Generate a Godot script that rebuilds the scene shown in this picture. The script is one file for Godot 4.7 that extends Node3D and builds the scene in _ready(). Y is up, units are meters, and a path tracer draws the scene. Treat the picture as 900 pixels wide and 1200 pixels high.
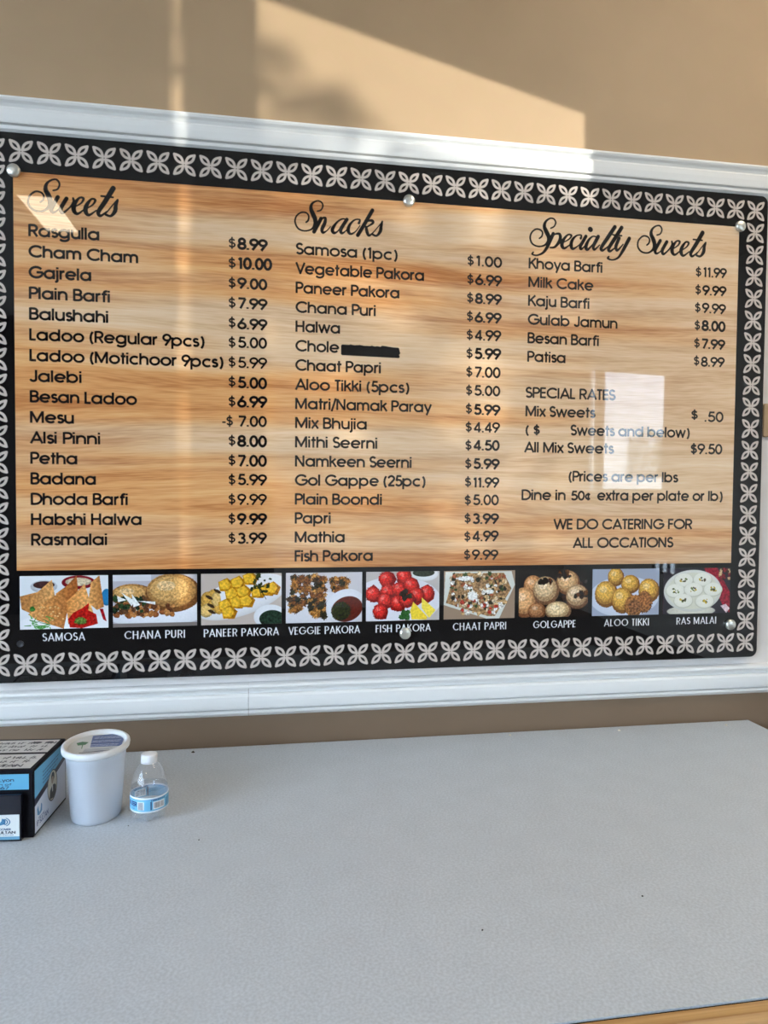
extends Node3D
# A glossy menu board in a moulded wall panel above a laminate table with a carton, a deli tub and a small water bottle.

const Y0 := 1.3977          # height of the board's middle
const HW := 0.792           # half width of the board
const HH := 0.5005
const WALL := -0.022        # face of the wall; the face of the board is at z = 0
const TY := 0.75            # table top
const XR := 3.0
const XL := -3.2
const ZB := 6.0
const CEIL := 2.9

var M := {}
var counts := {}
var rng := RandomNumberGenerator.new()

func _ready():
	rng.seed = 7
	setup_view()
	make_materials()
	build_room()
	build_outside()
	build_trim()
	build_board()
	build_table()
	build_carton()
	build_tub()
	build_bottle()
	build_small_things()

# ------------------------------------------------------------------ camera, sky, sun, lamps
func setup_view():
	var cam := Camera3D.new()
	cam.name = "camera"
	add_child(cam)
	cam.fov = 2.0 * rad_to_deg(atan(600.0 / 830.0))
	cam.position = Vector3(-0.2798, Y0 - 0.1374, 1.3922)
	cam.rotation_order = EULER_ORDER_YXZ
	cam.rotation = Vector3(-0.0336, -0.1674, 0.0078)
	cam.near = 0.02
	cam.current = true

	var sky_mat := ProceduralSkyMaterial.new()
	sky_mat.sky_top_color = Color(0.78, 0.88, 1.0)
	sky_mat.sky_horizon_color = Color(0.87, 0.94, 1.0)
	sky_mat.ground_bottom_color = Color(0.5, 0.5, 0.5)
	sky_mat.ground_horizon_color = Color(0.7, 0.75, 0.8)
	sky_mat.sky_energy_multiplier = 1.0
	sky_mat.ground_energy_multiplier = 1.0
	var sky := Sky.new()
	sky.sky_material = sky_mat
	var env := Environment.new()
	env.background_mode = Environment.BG_SKY
	env.sky = sky
	env.background_energy_multiplier = 14.5
	env.tonemap_mode = Environment.TONE_MAPPER_LINEAR
	env.tonemap_exposure = 1.08
	env.sdfgi_enabled = true
	env.ssao_enabled = true
	env.ssil_enabled = true
	var we := WorldEnvironment.new()
	we.name = "world_environment"
	we.environment = env
	add_child(we)

	var sun := DirectionalLight3D.new()   # low sun from behind on the right
	sun.name = "sun"
	add_child(sun)
	sun.look_at_from_position(Vector3.ZERO, Vector3(-0.641, -0.0415, -1.0), Vector3.UP)
	sun.light_color = Color(1.0, 0.99, 0.95)
	sun.light_energy = 1.5
	sun.light_angular_distance = 0.15
	sun.sky_mode = DirectionalLight3D.SKY_MODE_LIGHT_ONLY
	sun.shadow_enabled = true

# ------------------------------------------------------------------ naming
func numbered(called: String) -> String:
	var n: int = counts.get(called, 0)
	counts[called] = n + 1
	return called if n == 0 else "%s_%03d" % [called, n]

func thing(called: String, label: String, category: String, at := Vector3.ZERO, turn := 0.0, group := "") -> Node3D:
	var o := Node3D.new()
	o.name = numbered(called)
	add_child(o, true)
	o.position = at
	o.rotation.y = turn
	tag(o, label, category, group)
	return o

func tag(o: Node, label: String, category: String, group := ""):
	o.set_meta("label", label)
	o.set_meta("category", category)
	if group:
		o.set_meta("group", group)

func put(called: String, mesh: Mesh, m: Material, parent: Node = self, at := Vector3.ZERO) -> MeshInstance3D:
	var o := MeshInstance3D.new()
	o.name = numbered(called) if parent == self else called
	o.mesh = mesh
	o.material_override = m
	o.position = at
	o.cast_shadow = GeometryInstance3D.SHADOW_CASTING_SETTING_ON
	parent.add_child(o, true)
	return o

func struct(called: String, mesh: Mesh, m: Material, label := "", category := "") -> MeshInstance3D:
	var o := put(called, mesh, m)
	o.set_meta("kind", "structure")
	if label:
		tag(o, label, category)
	return o

# ------------------------------------------------------------------ mesh building
func start(smooth := false) -> SurfaceTool:
	var st := SurfaceTool.new()
	st.begin(Mesh.PRIMITIVE_TRIANGLES)
	st.set_smooth_group(0 if smooth else -1)
	return st

func tri(st: SurfaceTool, a: Vector3, b: Vector3, c: Vector3, ua := Vector2.ZERO, ub := Vector2.ZERO, uc := Vector2.ZERO):
	st.set_uv(ua); st.add_vertex(a)
	st.set_uv(uc); st.add_vertex(c)
	st.set_uv(ub); st.add_vertex(b)

# corners run counter-clockwise as seen from outside
func quad(st: SurfaceTool, a: Vector3, b: Vector3, c: Vector3, d: Vector3, uv := [Vector2(0, 1), Vector2(1, 1), Vector2(1, 0), Vector2(0, 0)]):
	tri(st, a, b, c, uv[0], uv[1], uv[2])
	tri(st, a, c, d, uv[0], uv[2], uv[3])

func done(st: SurfaceTool) -> ArrayMesh:
	st.generate_normals()
	return st.commit()

func box(st: SurfaceTool, lo: Vector3, hi: Vector3):
	var p := func(i, j, k): return Vector3(hi.x if i else lo.x, hi.y if j else lo.y, hi.z if k else lo.z)
	quad(st, p.call(0, 0, 1), p.call(1, 0, 1), p.call(1, 1, 1), p.call(0, 1, 1))
	quad(st, p.call(1, 0, 0), p.call(0, 0, 0), p.call(0, 1, 0), p.call(1, 1, 0))
	quad(st, p.call(1, 0, 1), p.call(1, 0, 0), p.call(1, 1, 0), p.call(1, 1, 1))
	quad(st, p.call(0, 0, 0), p.call(0, 0, 1), p.call(0, 1, 1), p.call(0, 1, 0))
	quad(st, p.call(0, 1, 1), p.call(1, 1, 1), p.call(1, 1, 0), p.call(0, 1, 0))
	quad(st, p.call(0, 0, 0), p.call(1, 0, 0), p.call(1, 0, 1), p.call(0, 0, 1))

func box_mesh(lo: Vector3, hi: Vector3) -> ArrayMesh:
	var st := start()
	box(st, lo, hi)
	return done(st)

func rounded(x0: float, y0: float, x1: float, y1: float, r: float, n := 6) -> PackedVector2Array:
	var out := PackedVector2Array()
	for c in [[x1 - r, y0 + r, -90.0], [x1 - r, y1 - r, 0.0], [x0 + r, y1 - r, 90.0], [x0 + r, y0 + r, 180.0]]:
		for k in n + 1:
			var a := deg_to_rad(c[2] + 90.0 * k / n)
			out.append(Vector2(c[0] + r * cos(a), c[1] + r * sin(a)))
	return out

func inset(poly: PackedVector2Array, d: float) -> PackedVector2Array:
	var out := PackedVector2Array()
	var n := poly.size()
	for i in n:
		var e0 := (poly[i] - poly[(i + n - 1) % n]).normalized()
		var e1 := (poly[(i + 1) % n] - poly[i]).normalized()
		var n0 := Vector2(-e0.y, e0.x)
		var n1 := Vector2(-e1.y, e1.x)
		var b := (n0 + n1).normalized()
		out.append(poly[i] + b * d / maxf(b.dot(n0), 0.3))
	return out

# a polygon (counter-clockwise from +z) drawn out along z, chamfered on both faces, textured flat from the front
func prism(poly: PackedVector2Array, z0: float, z1: float, bevel := 0.0) -> ArrayMesh:
	var st := start()
	var lo := Vector2(1e9, 1e9)
	var hi := -lo
	for p in poly:
		lo = lo.min(p)
		hi = hi.max(p)
	var uv := func(p: Vector2) -> Vector2: return Vector2((p.x - lo.x) / (hi.x - lo.x), (hi.y - p.y) / (hi.y - lo.y))
	var small := inset(poly, bevel) if bevel > 0.0 else poly
	var rings := [[small, z0], [poly, z0 + bevel], [poly, z1 - bevel], [small, z1]] if bevel > 0.0 else [[poly, z0], [poly, z1]]
	var n := poly.size()
	for r in rings.size() - 1:
		var a: PackedVector2Array = rings[r][0]
		var b: PackedVector2Array = rings[r + 1][0]
		for i in n:
			var j := (i + 1) % n
			quad(st, Vector3(a[i].x, a[i].y, rings[r][1]), Vector3(a[j].x, a[j].y, rings[r][1]), Vector3(b[j].x, b[j].y, rings[r + 1][1]), Vector3(b[i].x, b[i].y, rings[r + 1][1]), [uv.call(a[i]), uv.call(a[j]), uv.call(b[j]), uv.call(b[i])])
	var t := Geometry2D.triangulate_polygon(small)
	for k in range(0, t.size(), 3):
		var p := small[t[k]]
		var q := small[t[k + 1]]
		var s := small[t[k + 2]]
		if (q - p).cross(s - p) < 0.0:
			var sw := q
			q = s
			s = sw
		tri(st, Vector3(p.x, p.y, z1), Vector3(q.x, q.y, z1), Vector3(s.x, s.y, z1), uv.call(p), uv.call(q), uv.call(s))
		tri(st, Vector3(p.x, p.y, z0), Vector3(s.x, s.y, z0), Vector3(q.x, q.y, z0), uv.call(p), uv.call(s), uv.call(q))
	return done(st)

func slab(x0: float, y0: float, x1: float, y1: float, z0: float, z1: float, bevel := 0.0) -> ArrayMesh:
	return prism(PackedVector2Array([Vector2(x0, y0), Vector2(x1, y0), Vector2(x1, y1), Vector2(x0, y1)]), z0, z1, bevel)

# profile of (z, y) points, open, drawn out along x, with end caps
func rail(profile: Array, x0: float, x1: float) -> ArrayMesh:
	var st := start()
	for i in profile.size() - 1:
		var a: Vector2 = profile[i]
		var b: Vector2 = profile[i + 1]
		quad(st, Vector3(x0, a.y, a.x), Vector3(x0, b.y, b.x), Vector3(x1, b.y, b.x), Vector3(x1, a.y, a.x))
	var flat := PackedVector2Array(profile)
	var t := Geometry2D.triangulate_polygon(flat)
	for k in range(0, t.size(), 3):
		var p := flat[t[k]]
		var q := flat[t[k + 1]]
		var s := flat[t[k + 2]]
		for x in [x0, x1]:
			tri(st, Vector3(x, p.y, p.x), Vector3(x, q.y, q.x), Vector3(x, s.y, s.x))
	return done(st)

# profile of (radius, y) points from the bottom up, turned round y; sx, sz stretch it into an oval
func lathe(profile: Array, n := 48, sx := 1.0, sz := 1.0, petals := 0, petal_top := 0.0, petal_drop := 0.0) -> ArrayMesh:
	var st := start(true)
	var lo: float = profile[0].y
	var hi: float = profile[-1].y
	var at := func(i: int, k: int) -> Vector3:
		var a := TAU * k / n
		var r: float = profile[i].x
		var y: float = profile[i].y
		if petals > 0 and y < petal_top:
			var f := 1.0 - y / petal_top
			var c := 0.5 - 0.5 * cos(petals * a)
			y += petal_drop * c * c * f
			r *= 1.0 - 0.16 * c * f
		return Vector3(r * sin(a) * sx, y, r * cos(a) * sz)
	for i in profile.size() - 1:
		for k in n:
			var v0: float = 1.0 - (profile[i].y - lo) / maxf(hi - lo, 1e-6)
			var v1: float = 1.0 - (profile[i + 1].y - lo) / maxf(hi - lo, 1e-6)
			var u0 := float(k) / n
			var u1 := float(k + 1) / n
			var uv := [Vector2(u0, v0), Vector2(u1, v0), Vector2(u1, v1), Vector2(u0, v1)]
			if profile[i].x < 1e-6:
				tri(st, at.call(i, k), at.call(i + 1, k + 1), at.call(i + 1, k), uv[0], uv[2], uv[3])
			elif profile[i + 1].x < 1e-6:
				tri(st, at.call(i, k), at.call(i, k + 1), at.call(i + 1, k), uv[0], uv[1], uv[3])
			else:
				quad(st, at.call(i, k), at.call(i, k + 1), at.call(i + 1, k + 1), at.call(i + 1, k), uv)
	return done(st)

# ------------------------------------------------------------------ drawing of print
class Canvas:
	var w: int
	var h: int
	var d := PackedByteArray()
	var noise := FastNoiseLite.new()

	func _init(width: int, height: int, c: Color):
		w = width
		h = height
		var im := Image.create(w, h, false, Image.FORMAT_RGB8)
		im.fill(c)
		d = im.get_data()
		noise.seed = 3
		noise.frequency = 0.09

	func mix(x: int, y: int, c: Color, a: float):
		var i := (y * w + x) * 3
		d[i] = int(lerpf(d[i], c.r * 255.0, a))
		d[i + 1] = int(lerpf(d[i + 1], c.g * 255.0, a))
		d[i + 2] = int(lerpf(d[i + 2], c.b * 255.0, a))

	func rect(x0: float, y0: float, x1: float, y1: float, c: Color):
		for y in range(maxi(0, int(y0)), mini(h, int(ceil(y1)))):
			var ay := minf(y + 1.0, y1) - maxf(y, y0)
			for x in range(maxi(0, int(x0)), mini(w, int(ceil(x1)))):
				mix(x, y, c, clampf(ay * (minf(x + 1.0, x1) - maxf(x, x0)), 0.0, 1.0))

	# a stroke from a to b, half widths wa and wb; ends are round unless flat
	func seg(a: Vector2, b: Vector2, wa: float, wb: float, c: Color, flat_a := false, flat_b := false):
		var m := maxf(wa, wb) + 1.0
		var e := b - a
		var l := e.length()
		if l < 1e-4:
			return
		e /= l
		var y0 := maxi(0, int(minf(a.y, b.y) - m))
		var y1 := mini(h - 1, int(maxf(a.y, b.y) + m) + 1)
		var x0 := maxi(0, int(minf(a.x, b.x) - m))
		var x1 := mini(w - 1, int(maxf(a.x, b.x) + m) + 1)
		for y in range(y0, y1 + 1):
			var ry := y + 0.5 - a.y
			for x in range(x0, x1 + 1):
				var rx := x + 0.5 - a.x
				var t := rx * e.x + ry * e.y
				var s := absf(rx * e.y - ry * e.x)
				var cov := 1.0
				if t < 0.0:
					if flat_a:
						cov = clampf(0.5 + t, 0.0, 1.0)
					else:
						s = sqrt(s * s + t * t)
				elif t > l:
					if flat_b:
						cov = clampf(0.5 + l - t, 0.0, 1.0)
					else:
						s = sqrt(s * s + (t - l) * (t - l))
				cov = minf(cov, lerpf(wa, wb, clampf(t / l, 0.0, 1.0)) + 0.5 - s)
				if cov > 0.0:
					mix(x, y, c, minf(cov, 1.0))

	# a filled oval; tone is how far its colour wanders, rim a darker outline
	func oval(cx: float, cy: float, rx: float, ry: float, turn: float, c: Color, tone := 0.0, rim := 0.0, ragged := 0.0):
		var m := maxf(rx, ry) * (1.0 + ragged) + 1.0
		var ct := cos(turn)
		var s := sin(turn)
		for y in range(maxi(0, int(cy - m)), mini(h, int(cy + m) + 2)):
			for x in range(maxi(0, int(cx - m)), mini(w, int(cx + m) + 2)):
				var px := (x + 0.5 - cx)
				var py := (y + 0.5 - cy)
				var u := (px * ct + py * s) / rx
				var v := (-px * s + py * ct) / ry
				var r := sqrt(u * u + v * v)
				if ragged > 0.0:
					r += ragged * noise.get_noise_2d(x * 1.6 + cx * 7.0, y * 1.6 + cy * 3.0)
				var cov := clampf((1.0 - r) * minf(rx, ry) + 0.5, 0.0, 1.0)
				if cov > 0.0:
					var k := 1.0 + tone * noise.get_noise_2d(x * 1.1 + cy * 5.0, y * 1.1 + cx) - rim * r * r * r * (0.6 + 0.4 * v)
					mix(x, y, Color(clampf(c.r * k, 0, 1), clampf(c.g * k, 0, 1), clampf(c.b * k, 0, 1)), cov)

	# a rounded piece of food as printed: dark foot, body, paler patch
	func lump(cx: float, cy: float, rx: float, ry: float, turn: float, c: Color, ragged := 0.12):
		oval(cx + 0.05 * rx, cy + 0.08 * ry, rx, ry, turn, Color(c.r * 0.55, c.g * 0.45, c.b * 0.4), 0.3, 0.1, ragged)
		oval(cx - 0.02 * rx, cy - 0.05 * ry, rx * 0.9, ry * 0.88, turn, Color(c.r * 0.85, c.g * 0.8, c.b * 0.75), 0.35, 0.2, ragged)
		oval(cx - 0.10 * rx, cy - 0.14 * ry, rx * 0.70, ry * 0.64, turn, c, 0.35, 0.1, ragged * 2.0)
		oval(cx - 0.22 * rx, cy - 0.30 * ry, rx * 0.34, ry * 0.26, turn, c.lerp(Color(1, 0.97, 0.9), 0.28), 0.4, 0.0, ragged * 4.0)

	func poly(pts: PackedVector2Array, c: Color, tone := 0.0, to := Color(-1, 0, 0)):
		var lo := pts[0]
		var hi := pts[0]
		for p in pts:
			lo = lo.min(p)
			hi = hi.max(p)
		for y in range(maxi(0, int(lo.y)), mini(h, int(hi.y) + 1)):
			for x in range(maxi(0, int(lo.x)), mini(w, int(hi.x) + 1)):
				var p := Vector2(x + 0.5, y + 0.5)
				if Geometry2D.is_point_in_polygon(p, pts):
					var q := c if to.r < 0.0 else c.lerp(to, clampf((p.x - lo.x) / maxf(hi.x - lo.x, 1.0), 0, 1))
					var k := 1.0 + tone * noise.get_noise_2d(x * 1.0, y * 1.0)
					mix(x, y, Color(clampf(q.r * k, 0, 1), clampf(q.g * k, 0, 1), clampf(q.b * k, 0, 1)), 1.0)

	func texture() -> ImageTexture:
		return ImageTexture.create_from_image(Image.create_from_data(w, h, false, Image.FORMAT_RGB8, d))

# round geometric letters as centre lines: "width|l x y x y ...|a cx cy rx ry from to", capitals one unit tall
const GLYPHS := {
	"a": ".84|a .37 .37 .31 .31 0 360|l .68 0 .68 .74", "b": ".84|l .06 0 .06 1|a .37 .37 .31 .31 0 360", "c": ".70|a .37 .37 .31 .31 48 312",
	"d": ".84|a .37 .37 .31 .31 0 360|l .68 0 .68 1", "e": ".80|l .06 .37 .68 .37|a .37 .37 .31 .31 0 318", "f": ".42|l .16 0 .16 .79|a .33 .79 .17 .15 180 80|l 0 .68 .36 .68",
	"g": ".84|a .37 .37 .31 .31 0 360|l .68 .74 .68 .0|a .37 .0 .31 .24 0 -150", "h": ".70|l .06 0 .06 1|a .31 .43 .25 .25 180 0|l .56 .43 .56 0",
	"i": ".22|l .06 0 .06 .74|l .06 .86 .06 1", "j": ".24|l .08 .74 .08 -.1|a -.04 -.1 .12 .12 0 -90|l .08 .86 .08 1", "k": ".58|l .06 0 .06 1|l .08 .36 .47 .74|l .22 .48 .51 0",
	"l": ".22|l .06 0 .06 1", "m": "1.06|l .06 0 .06 .74|a .275 .465 .215 .215 180 0|l .49 .465 .49 0|a .705 .465 .215 .215 180 0|l .92 .465 .92 0",
	"n": ".70|l .06 0 .06 .74|a .31 .43 .25 .25 180 0|l .56 .43 .56 0", "o": ".80|a .37 .37 .31 .31 0 360", "p": ".84|l .06 -.27 .06 .74|a .37 .37 .31 .31 0 360",
	"r": ".40|l .06 0 .06 .74|a .30 .44 .24 .24 180 85", "s": ".48|a .22 .54 .15 .145 30 270|a .22 .23 .17 .165 90 -150", "t": ".40|l .16 0 .16 .98|l 0 .68 .34 .68",
	"u": ".70|l .06 .74 .06 .31|a .31 .31 .25 .25 180 360|l .56 .74 .56 0", "v": ".60|l .03 .74 .28 .05 .53 .74", "w": ".98|l .03 .74 .25 .05 .46 .70 .67 .05 .89 .74", "x": ".54|l .02 0 .48 .74|l .48 0 .02 .74",
	"y": ".62|l .03 .74 .30 .05|l .56 .74 .20 -.27", "z": ".5|l .02 .68 .44 .68 .02 .06 .46 .06",
	"A": ".82|l .03 0 .39 .95 .75 0|l .16 .30 .62 .30", "B": ".66|l .06 0 .06 1|l .06 .94 .30 .94|a .30 .735 .21 .205 90 -90|l .06 .53 .32 .53|a .32 .295 .235 .235 90 -90|l .06 .06 .32 .06",
	"C": ".92|a .50 .5 .44 .44 42 318", "D": ".82|l .06 0 .06 1|l .06 .94 .28 .94|a .28 .5 .44 .44 90 -90|l .06 .06 .28 .06", "E": ".54|l .06 0 .06 1|l .06 .94 .46 .94|l .06 .52 .44 .52|l .06 .06 .46 .06",
	"F": ".50|l .06 0 .06 1|l .06 .94 .44 .94|l .06 .52 .42 .52", "G": "1.02|a .5 .5 .44 .44 40 360|l .94 .5 .52 .5", "H": ".78|l .06 0 .06 1|l .62 0 .62 1|l .06 .52 .62 .52", "I": ".22|l .06 0 .06 1",
	"J": ".54|l .40 1 .40 .23|a .22 .23 .18 .17 0 -170", "K": ".66|l .06 0 .06 1|l .08 .42 .58 1|l .24 .60 .62 0", "L": ".48|l .06 0 .06 1|l .06 .06 .42 .06", "M": ".98|l .06 0 .06 1|l .08 .95 .44 .12 .80 .95|l .82 0 .82 1",
	"N": ".80|l .06 0 .06 1|l .08 .95 .62 .05|l .64 0 .64 1", "O": "1.04|a .5 .5 .44 .44 0 360", "P": ".62|l .06 0 .06 1|l .06 .94 .30 .94|a .30 .70 .24 .24 90 -90|l .06 .46 .30 .46",
	"R": ".66|l .06 0 .06 1|l .06 .94 .30 .94|a .30 .70 .24 .24 90 -90|l .06 .46 .30 .46|l .30 .46 .56 0", "S": ".58|a .27 .72 .20 .22 28 270|a .27 .28 .22 .22 90 -152", "T": ".50|l .22 0 .22 1|l 0 .94 .44 .94",
	"U": ".72|l .06 1 .06 .31|a .31 .31 .25 .25 180 360|l .56 .31 .56 1", "V": ".74|l .03 1 .36 .05 .69 1", "W": "1.1|l .03 1 .28 .06 .53 .94 .78 .06 1.03 1", "Y": ".66|l .03 1 .32 .46 .61 1|l .32 .46 .32 0",
	"0": ".62|a .29 .5 .23 .44 0 360", "1": ".40|l .22 0 .22 1|l .06 .80 .22 .96", "2": ".60|a .28 .70 .23 .24 170 -40|l .45 .55 .06 .06|l .04 .06 .54 .06", "3": ".58|a .26 .735 .20 .205 150 -90|a .26 .295 .23 .235 90 -150",
	"4": ".64|l .42 0 .42 1|l .42 .96 .05 .28|l .03 .26 .58 .26", "5": ".60|l .50 .94 .18 .94 .10 .50|a .28 .33 .24 .27 135 -150", "6": ".62|a .29 .31 .25 .25 0 360|l .09 .46 .40 1", "7": ".58|l .04 .94 .52 .94|l .52 .94 .18 0",
	"8": ".60|a .28 .73 .19 .21 0 360|a .28 .28 .23 .22 0 360", "9": ".62|a .29 .69 .25 .25 0 360|l .49 .54 .18 0", "$": ".58|a .25 .68 .18 .17 20 270|a .25 .32 .20 .19 90 -160|l .25 -.06 .25 1.06", "¢": ".58|a .28 .40 .22 .26 50 310|l .28 0 .28 .80",
	"(": ".36|a .46 .40 .38 .66 128 232", ")": ".36|a -.10 .40 .38 .66 52 -52", "/": ".40|l .02 -.12 .34 1.05", ".": ".24|l .09 0 .09 .13", "-": ".34|l .03 .36 .28 .36", " ": ".32", ",": ".2|l .09 .1 .04 -.12",
}

func text_width(s: String, track := 0.0) -> float:
	var t := 0.0
	for ch in s:
		t += float(String(GLYPHS.get(ch, ".5")).get_slice("|", 0)) + track
	return t - 0.12 - track

# s with its first letter's left foot at at, cap letters cap tall, stretched to width (0: as it falls); contrast thins level strokes
func write(cv: Canvas, s: String, at: Vector2, cap: float, width: float, weight: float, c: Color, contrast := 0.0, slope := 0.0, track := 0.0):
	var sx := cap if width <= 0.0 else width / text_width(s, track)
	var x := 0.0
	var hw := weight * cap * 0.5
	for ch in s:
		var parts := String(GLYPHS.get(ch, ".5")).split("|")
		for i in range(1, parts.size()):
			var v := parts[i].substr(2).split_floats(" ")
			var pts := PackedVector2Array()
			var closed := false
			if parts[i][0] == "l":
				for k in range(0, v.size(), 2):
					pts.append(Vector2(v[k], v[k + 1]))
			else:
				closed = absf(v[5] - v[4]) >= 360.0
				var n := maxi(6, int(absf(v[5] - v[4]) / 18.0))
				for k in n + 1:
					var a := deg_to_rad(lerpf(v[4], v[5], float(k) / n))
					pts.append(Vector2(v[0] + v[2] * cos(a), v[1] + v[3] * sin(a)))
			for k in pts.size() - 1:
				var a := at + Vector2((x + pts[k].x) * sx, -pts[k].y * cap + (x + pts[k].x) * sx * slope)
				var b := at + Vector2((x + pts[k + 1].x) * sx, -pts[k + 1].y * cap + (x + pts[k + 1].x) * sx * slope)
				var w := hw
				if contrast > 0.0:
					w *= 1.0 - contrast * absf((b - a).normalized().x)
				cv.seg(a, b, w, w, c, k == 0 and not closed, k == pts.size() - 2 and not closed)
		x += float(parts[0]) + track

# a brush stroke through [x, y, width] points
func brush(cv: Canvas, s: Array, map: Callable, unit: float, c: Color):
	var n := s.size() / 3
	var p := func(i: int) -> Vector3:
		var k := clampi(i, 0, n - 1) * 3
		var q: Vector2 = map.call(s[k] * 1e-4, s[k + 1] * 1e-4)
		return Vector3(q.x, q.y, s[k + 2] * 1e-4 * unit * 0.60)
	for i in n - 1:
		var last: Vector3 = p.call(i)
		for k in range(1, 7):
			var q: Vector3 = p.call(i).cubic_interpolate(p.call(i + 1), p.call(i - 1), p.call(i + 2), k / 6.0)
			cv.seg(Vector2(last.x, last.y), Vector2(q.x, q.y), maxf(last.z, 0.6), maxf(q.z, 0.6), c)
			last = q

# script headings: strokes of [x, y, width] in tenths of a millimetre on the board
const HEAD_SWEETS := [
	[-6604, 4001, 22, -6529, 4032, 22, -6495, 4125, 25, -6544, 4199, 25, -6635, 4185, 25, -6717, 4110, 39, -6734, 4005, 61, -6685, 3904, 72, -6655, 3789, 67, -6694, 3683, 39, -6804, 3611, 25, -6943, 3628, 28, -7028, 3726, 28, -7017, 3856, 25, -6922, 3953, 25, -6825, 3954, 25, -6768, 3899, 25, -6780, 3820, 25, -6829, 3773, 22],
	[-6526, 3889, 56, -6585, 3781, 56, -6638, 3673, 56, -6609, 3610, 36, -6513, 3669, 17, -6397, 3864, 17],
	[-6377, 3873, 56, -6431, 3778, 56, -6479, 3676, 56, -6447, 3608, 36, -6331, 3706, 22, -6255, 3816, 36, -6263, 3888, 28],
	[-6234, 3733, 17, -6123, 3811, 23, -6083, 3895, 34, -6153, 3901, 28, -6235, 3791, 56, -6252, 3672, 62, -6189, 3611, 37, -6072, 3697, 17],
	[-6022, 3721, 17, -5917, 3801, 23, -5879, 3882, 34, -5947, 3893, 28, -6029, 3778, 56, -6049, 3672, 62, -5991, 3602, 37, -5860, 3697, 17],
	[-5563, 4119, 74, -5708, 3865, 68, -5823, 3673, 57, -5787, 3602, 37, -5675, 3691, 17],
	[-5773, 3963, 26, -5568, 3955, 26],
	[-5686, 3664, 17, -5493, 3913, 20, -5519, 3811, 51, -5533, 3705, 57, -5608, 3613, 34, -5697, 3632, 34],
]
const HEAD_SNACKS := [
	[-1799, 3974, 19, -1728, 4003, 19, -1693, 4088, 21, -1729, 4156, 21, -1812, 4168, 21, -1902, 4108, 33, -1923, 4012, 57, -1882, 3909, 71, -1839, 3806, 67, -1853, 3700, 43, -1917, 3618, 24, -2047, 3581, 21, -2166, 3619, 24, -2225, 3733, 24, -2202, 3851, 21, -2108, 3928, 21, -2013, 3928, 21, -1965, 3868, 24, -1977, 3785, 24, -2017, 3747, 21],
	[-1727, 3838, 57, -1796, 3703, 57, -1862, 3576, 57],
	[-1834, 3630, 14, -1739, 3813, 19, -1649, 3855, 38, -1655, 3760, 53, -1707, 3639, 53, -1690, 3574, 38, -1619, 3609, 17, -1542, 3697, 12],
	[-1211, 3843, 19, -1308, 3860, 22, -1416, 3789, 29, -1504, 3653, 53, -1479, 3583, 43, -1403, 3617, 19, -1283, 3786, 14],
	[-1223, 3857, 53, -1283, 3762, 53, -1343, 3652, 53, -1325, 3586, 39, -1258, 3622, 17, -1181, 3722, 12],
	[-988, 3802, 39, -969, 3867, 22, -1066, 3860, 22, -1162, 3766, 39, -1198, 3650, 53, -1149, 3582, 34, -1052, 3636, 17, -963, 3761, 12],
	[-722, 4068, 59, -871, 3803, 58, -1008, 3567, 58],
	[-919, 3716, 15, -823, 3842, 20, -733, 3867, 44, -713, 3821, 34, -834, 3734, 20],
	[-846, 3738, 39, -821, 3627, 49, -779, 3578, 34, -687, 3660, 15, -524, 3862, 15],
	[-524, 3867, 25, -548, 3765, 49, -565, 3668, 49, -637, 3580, 29, -709, 3599, 32],
]
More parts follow.
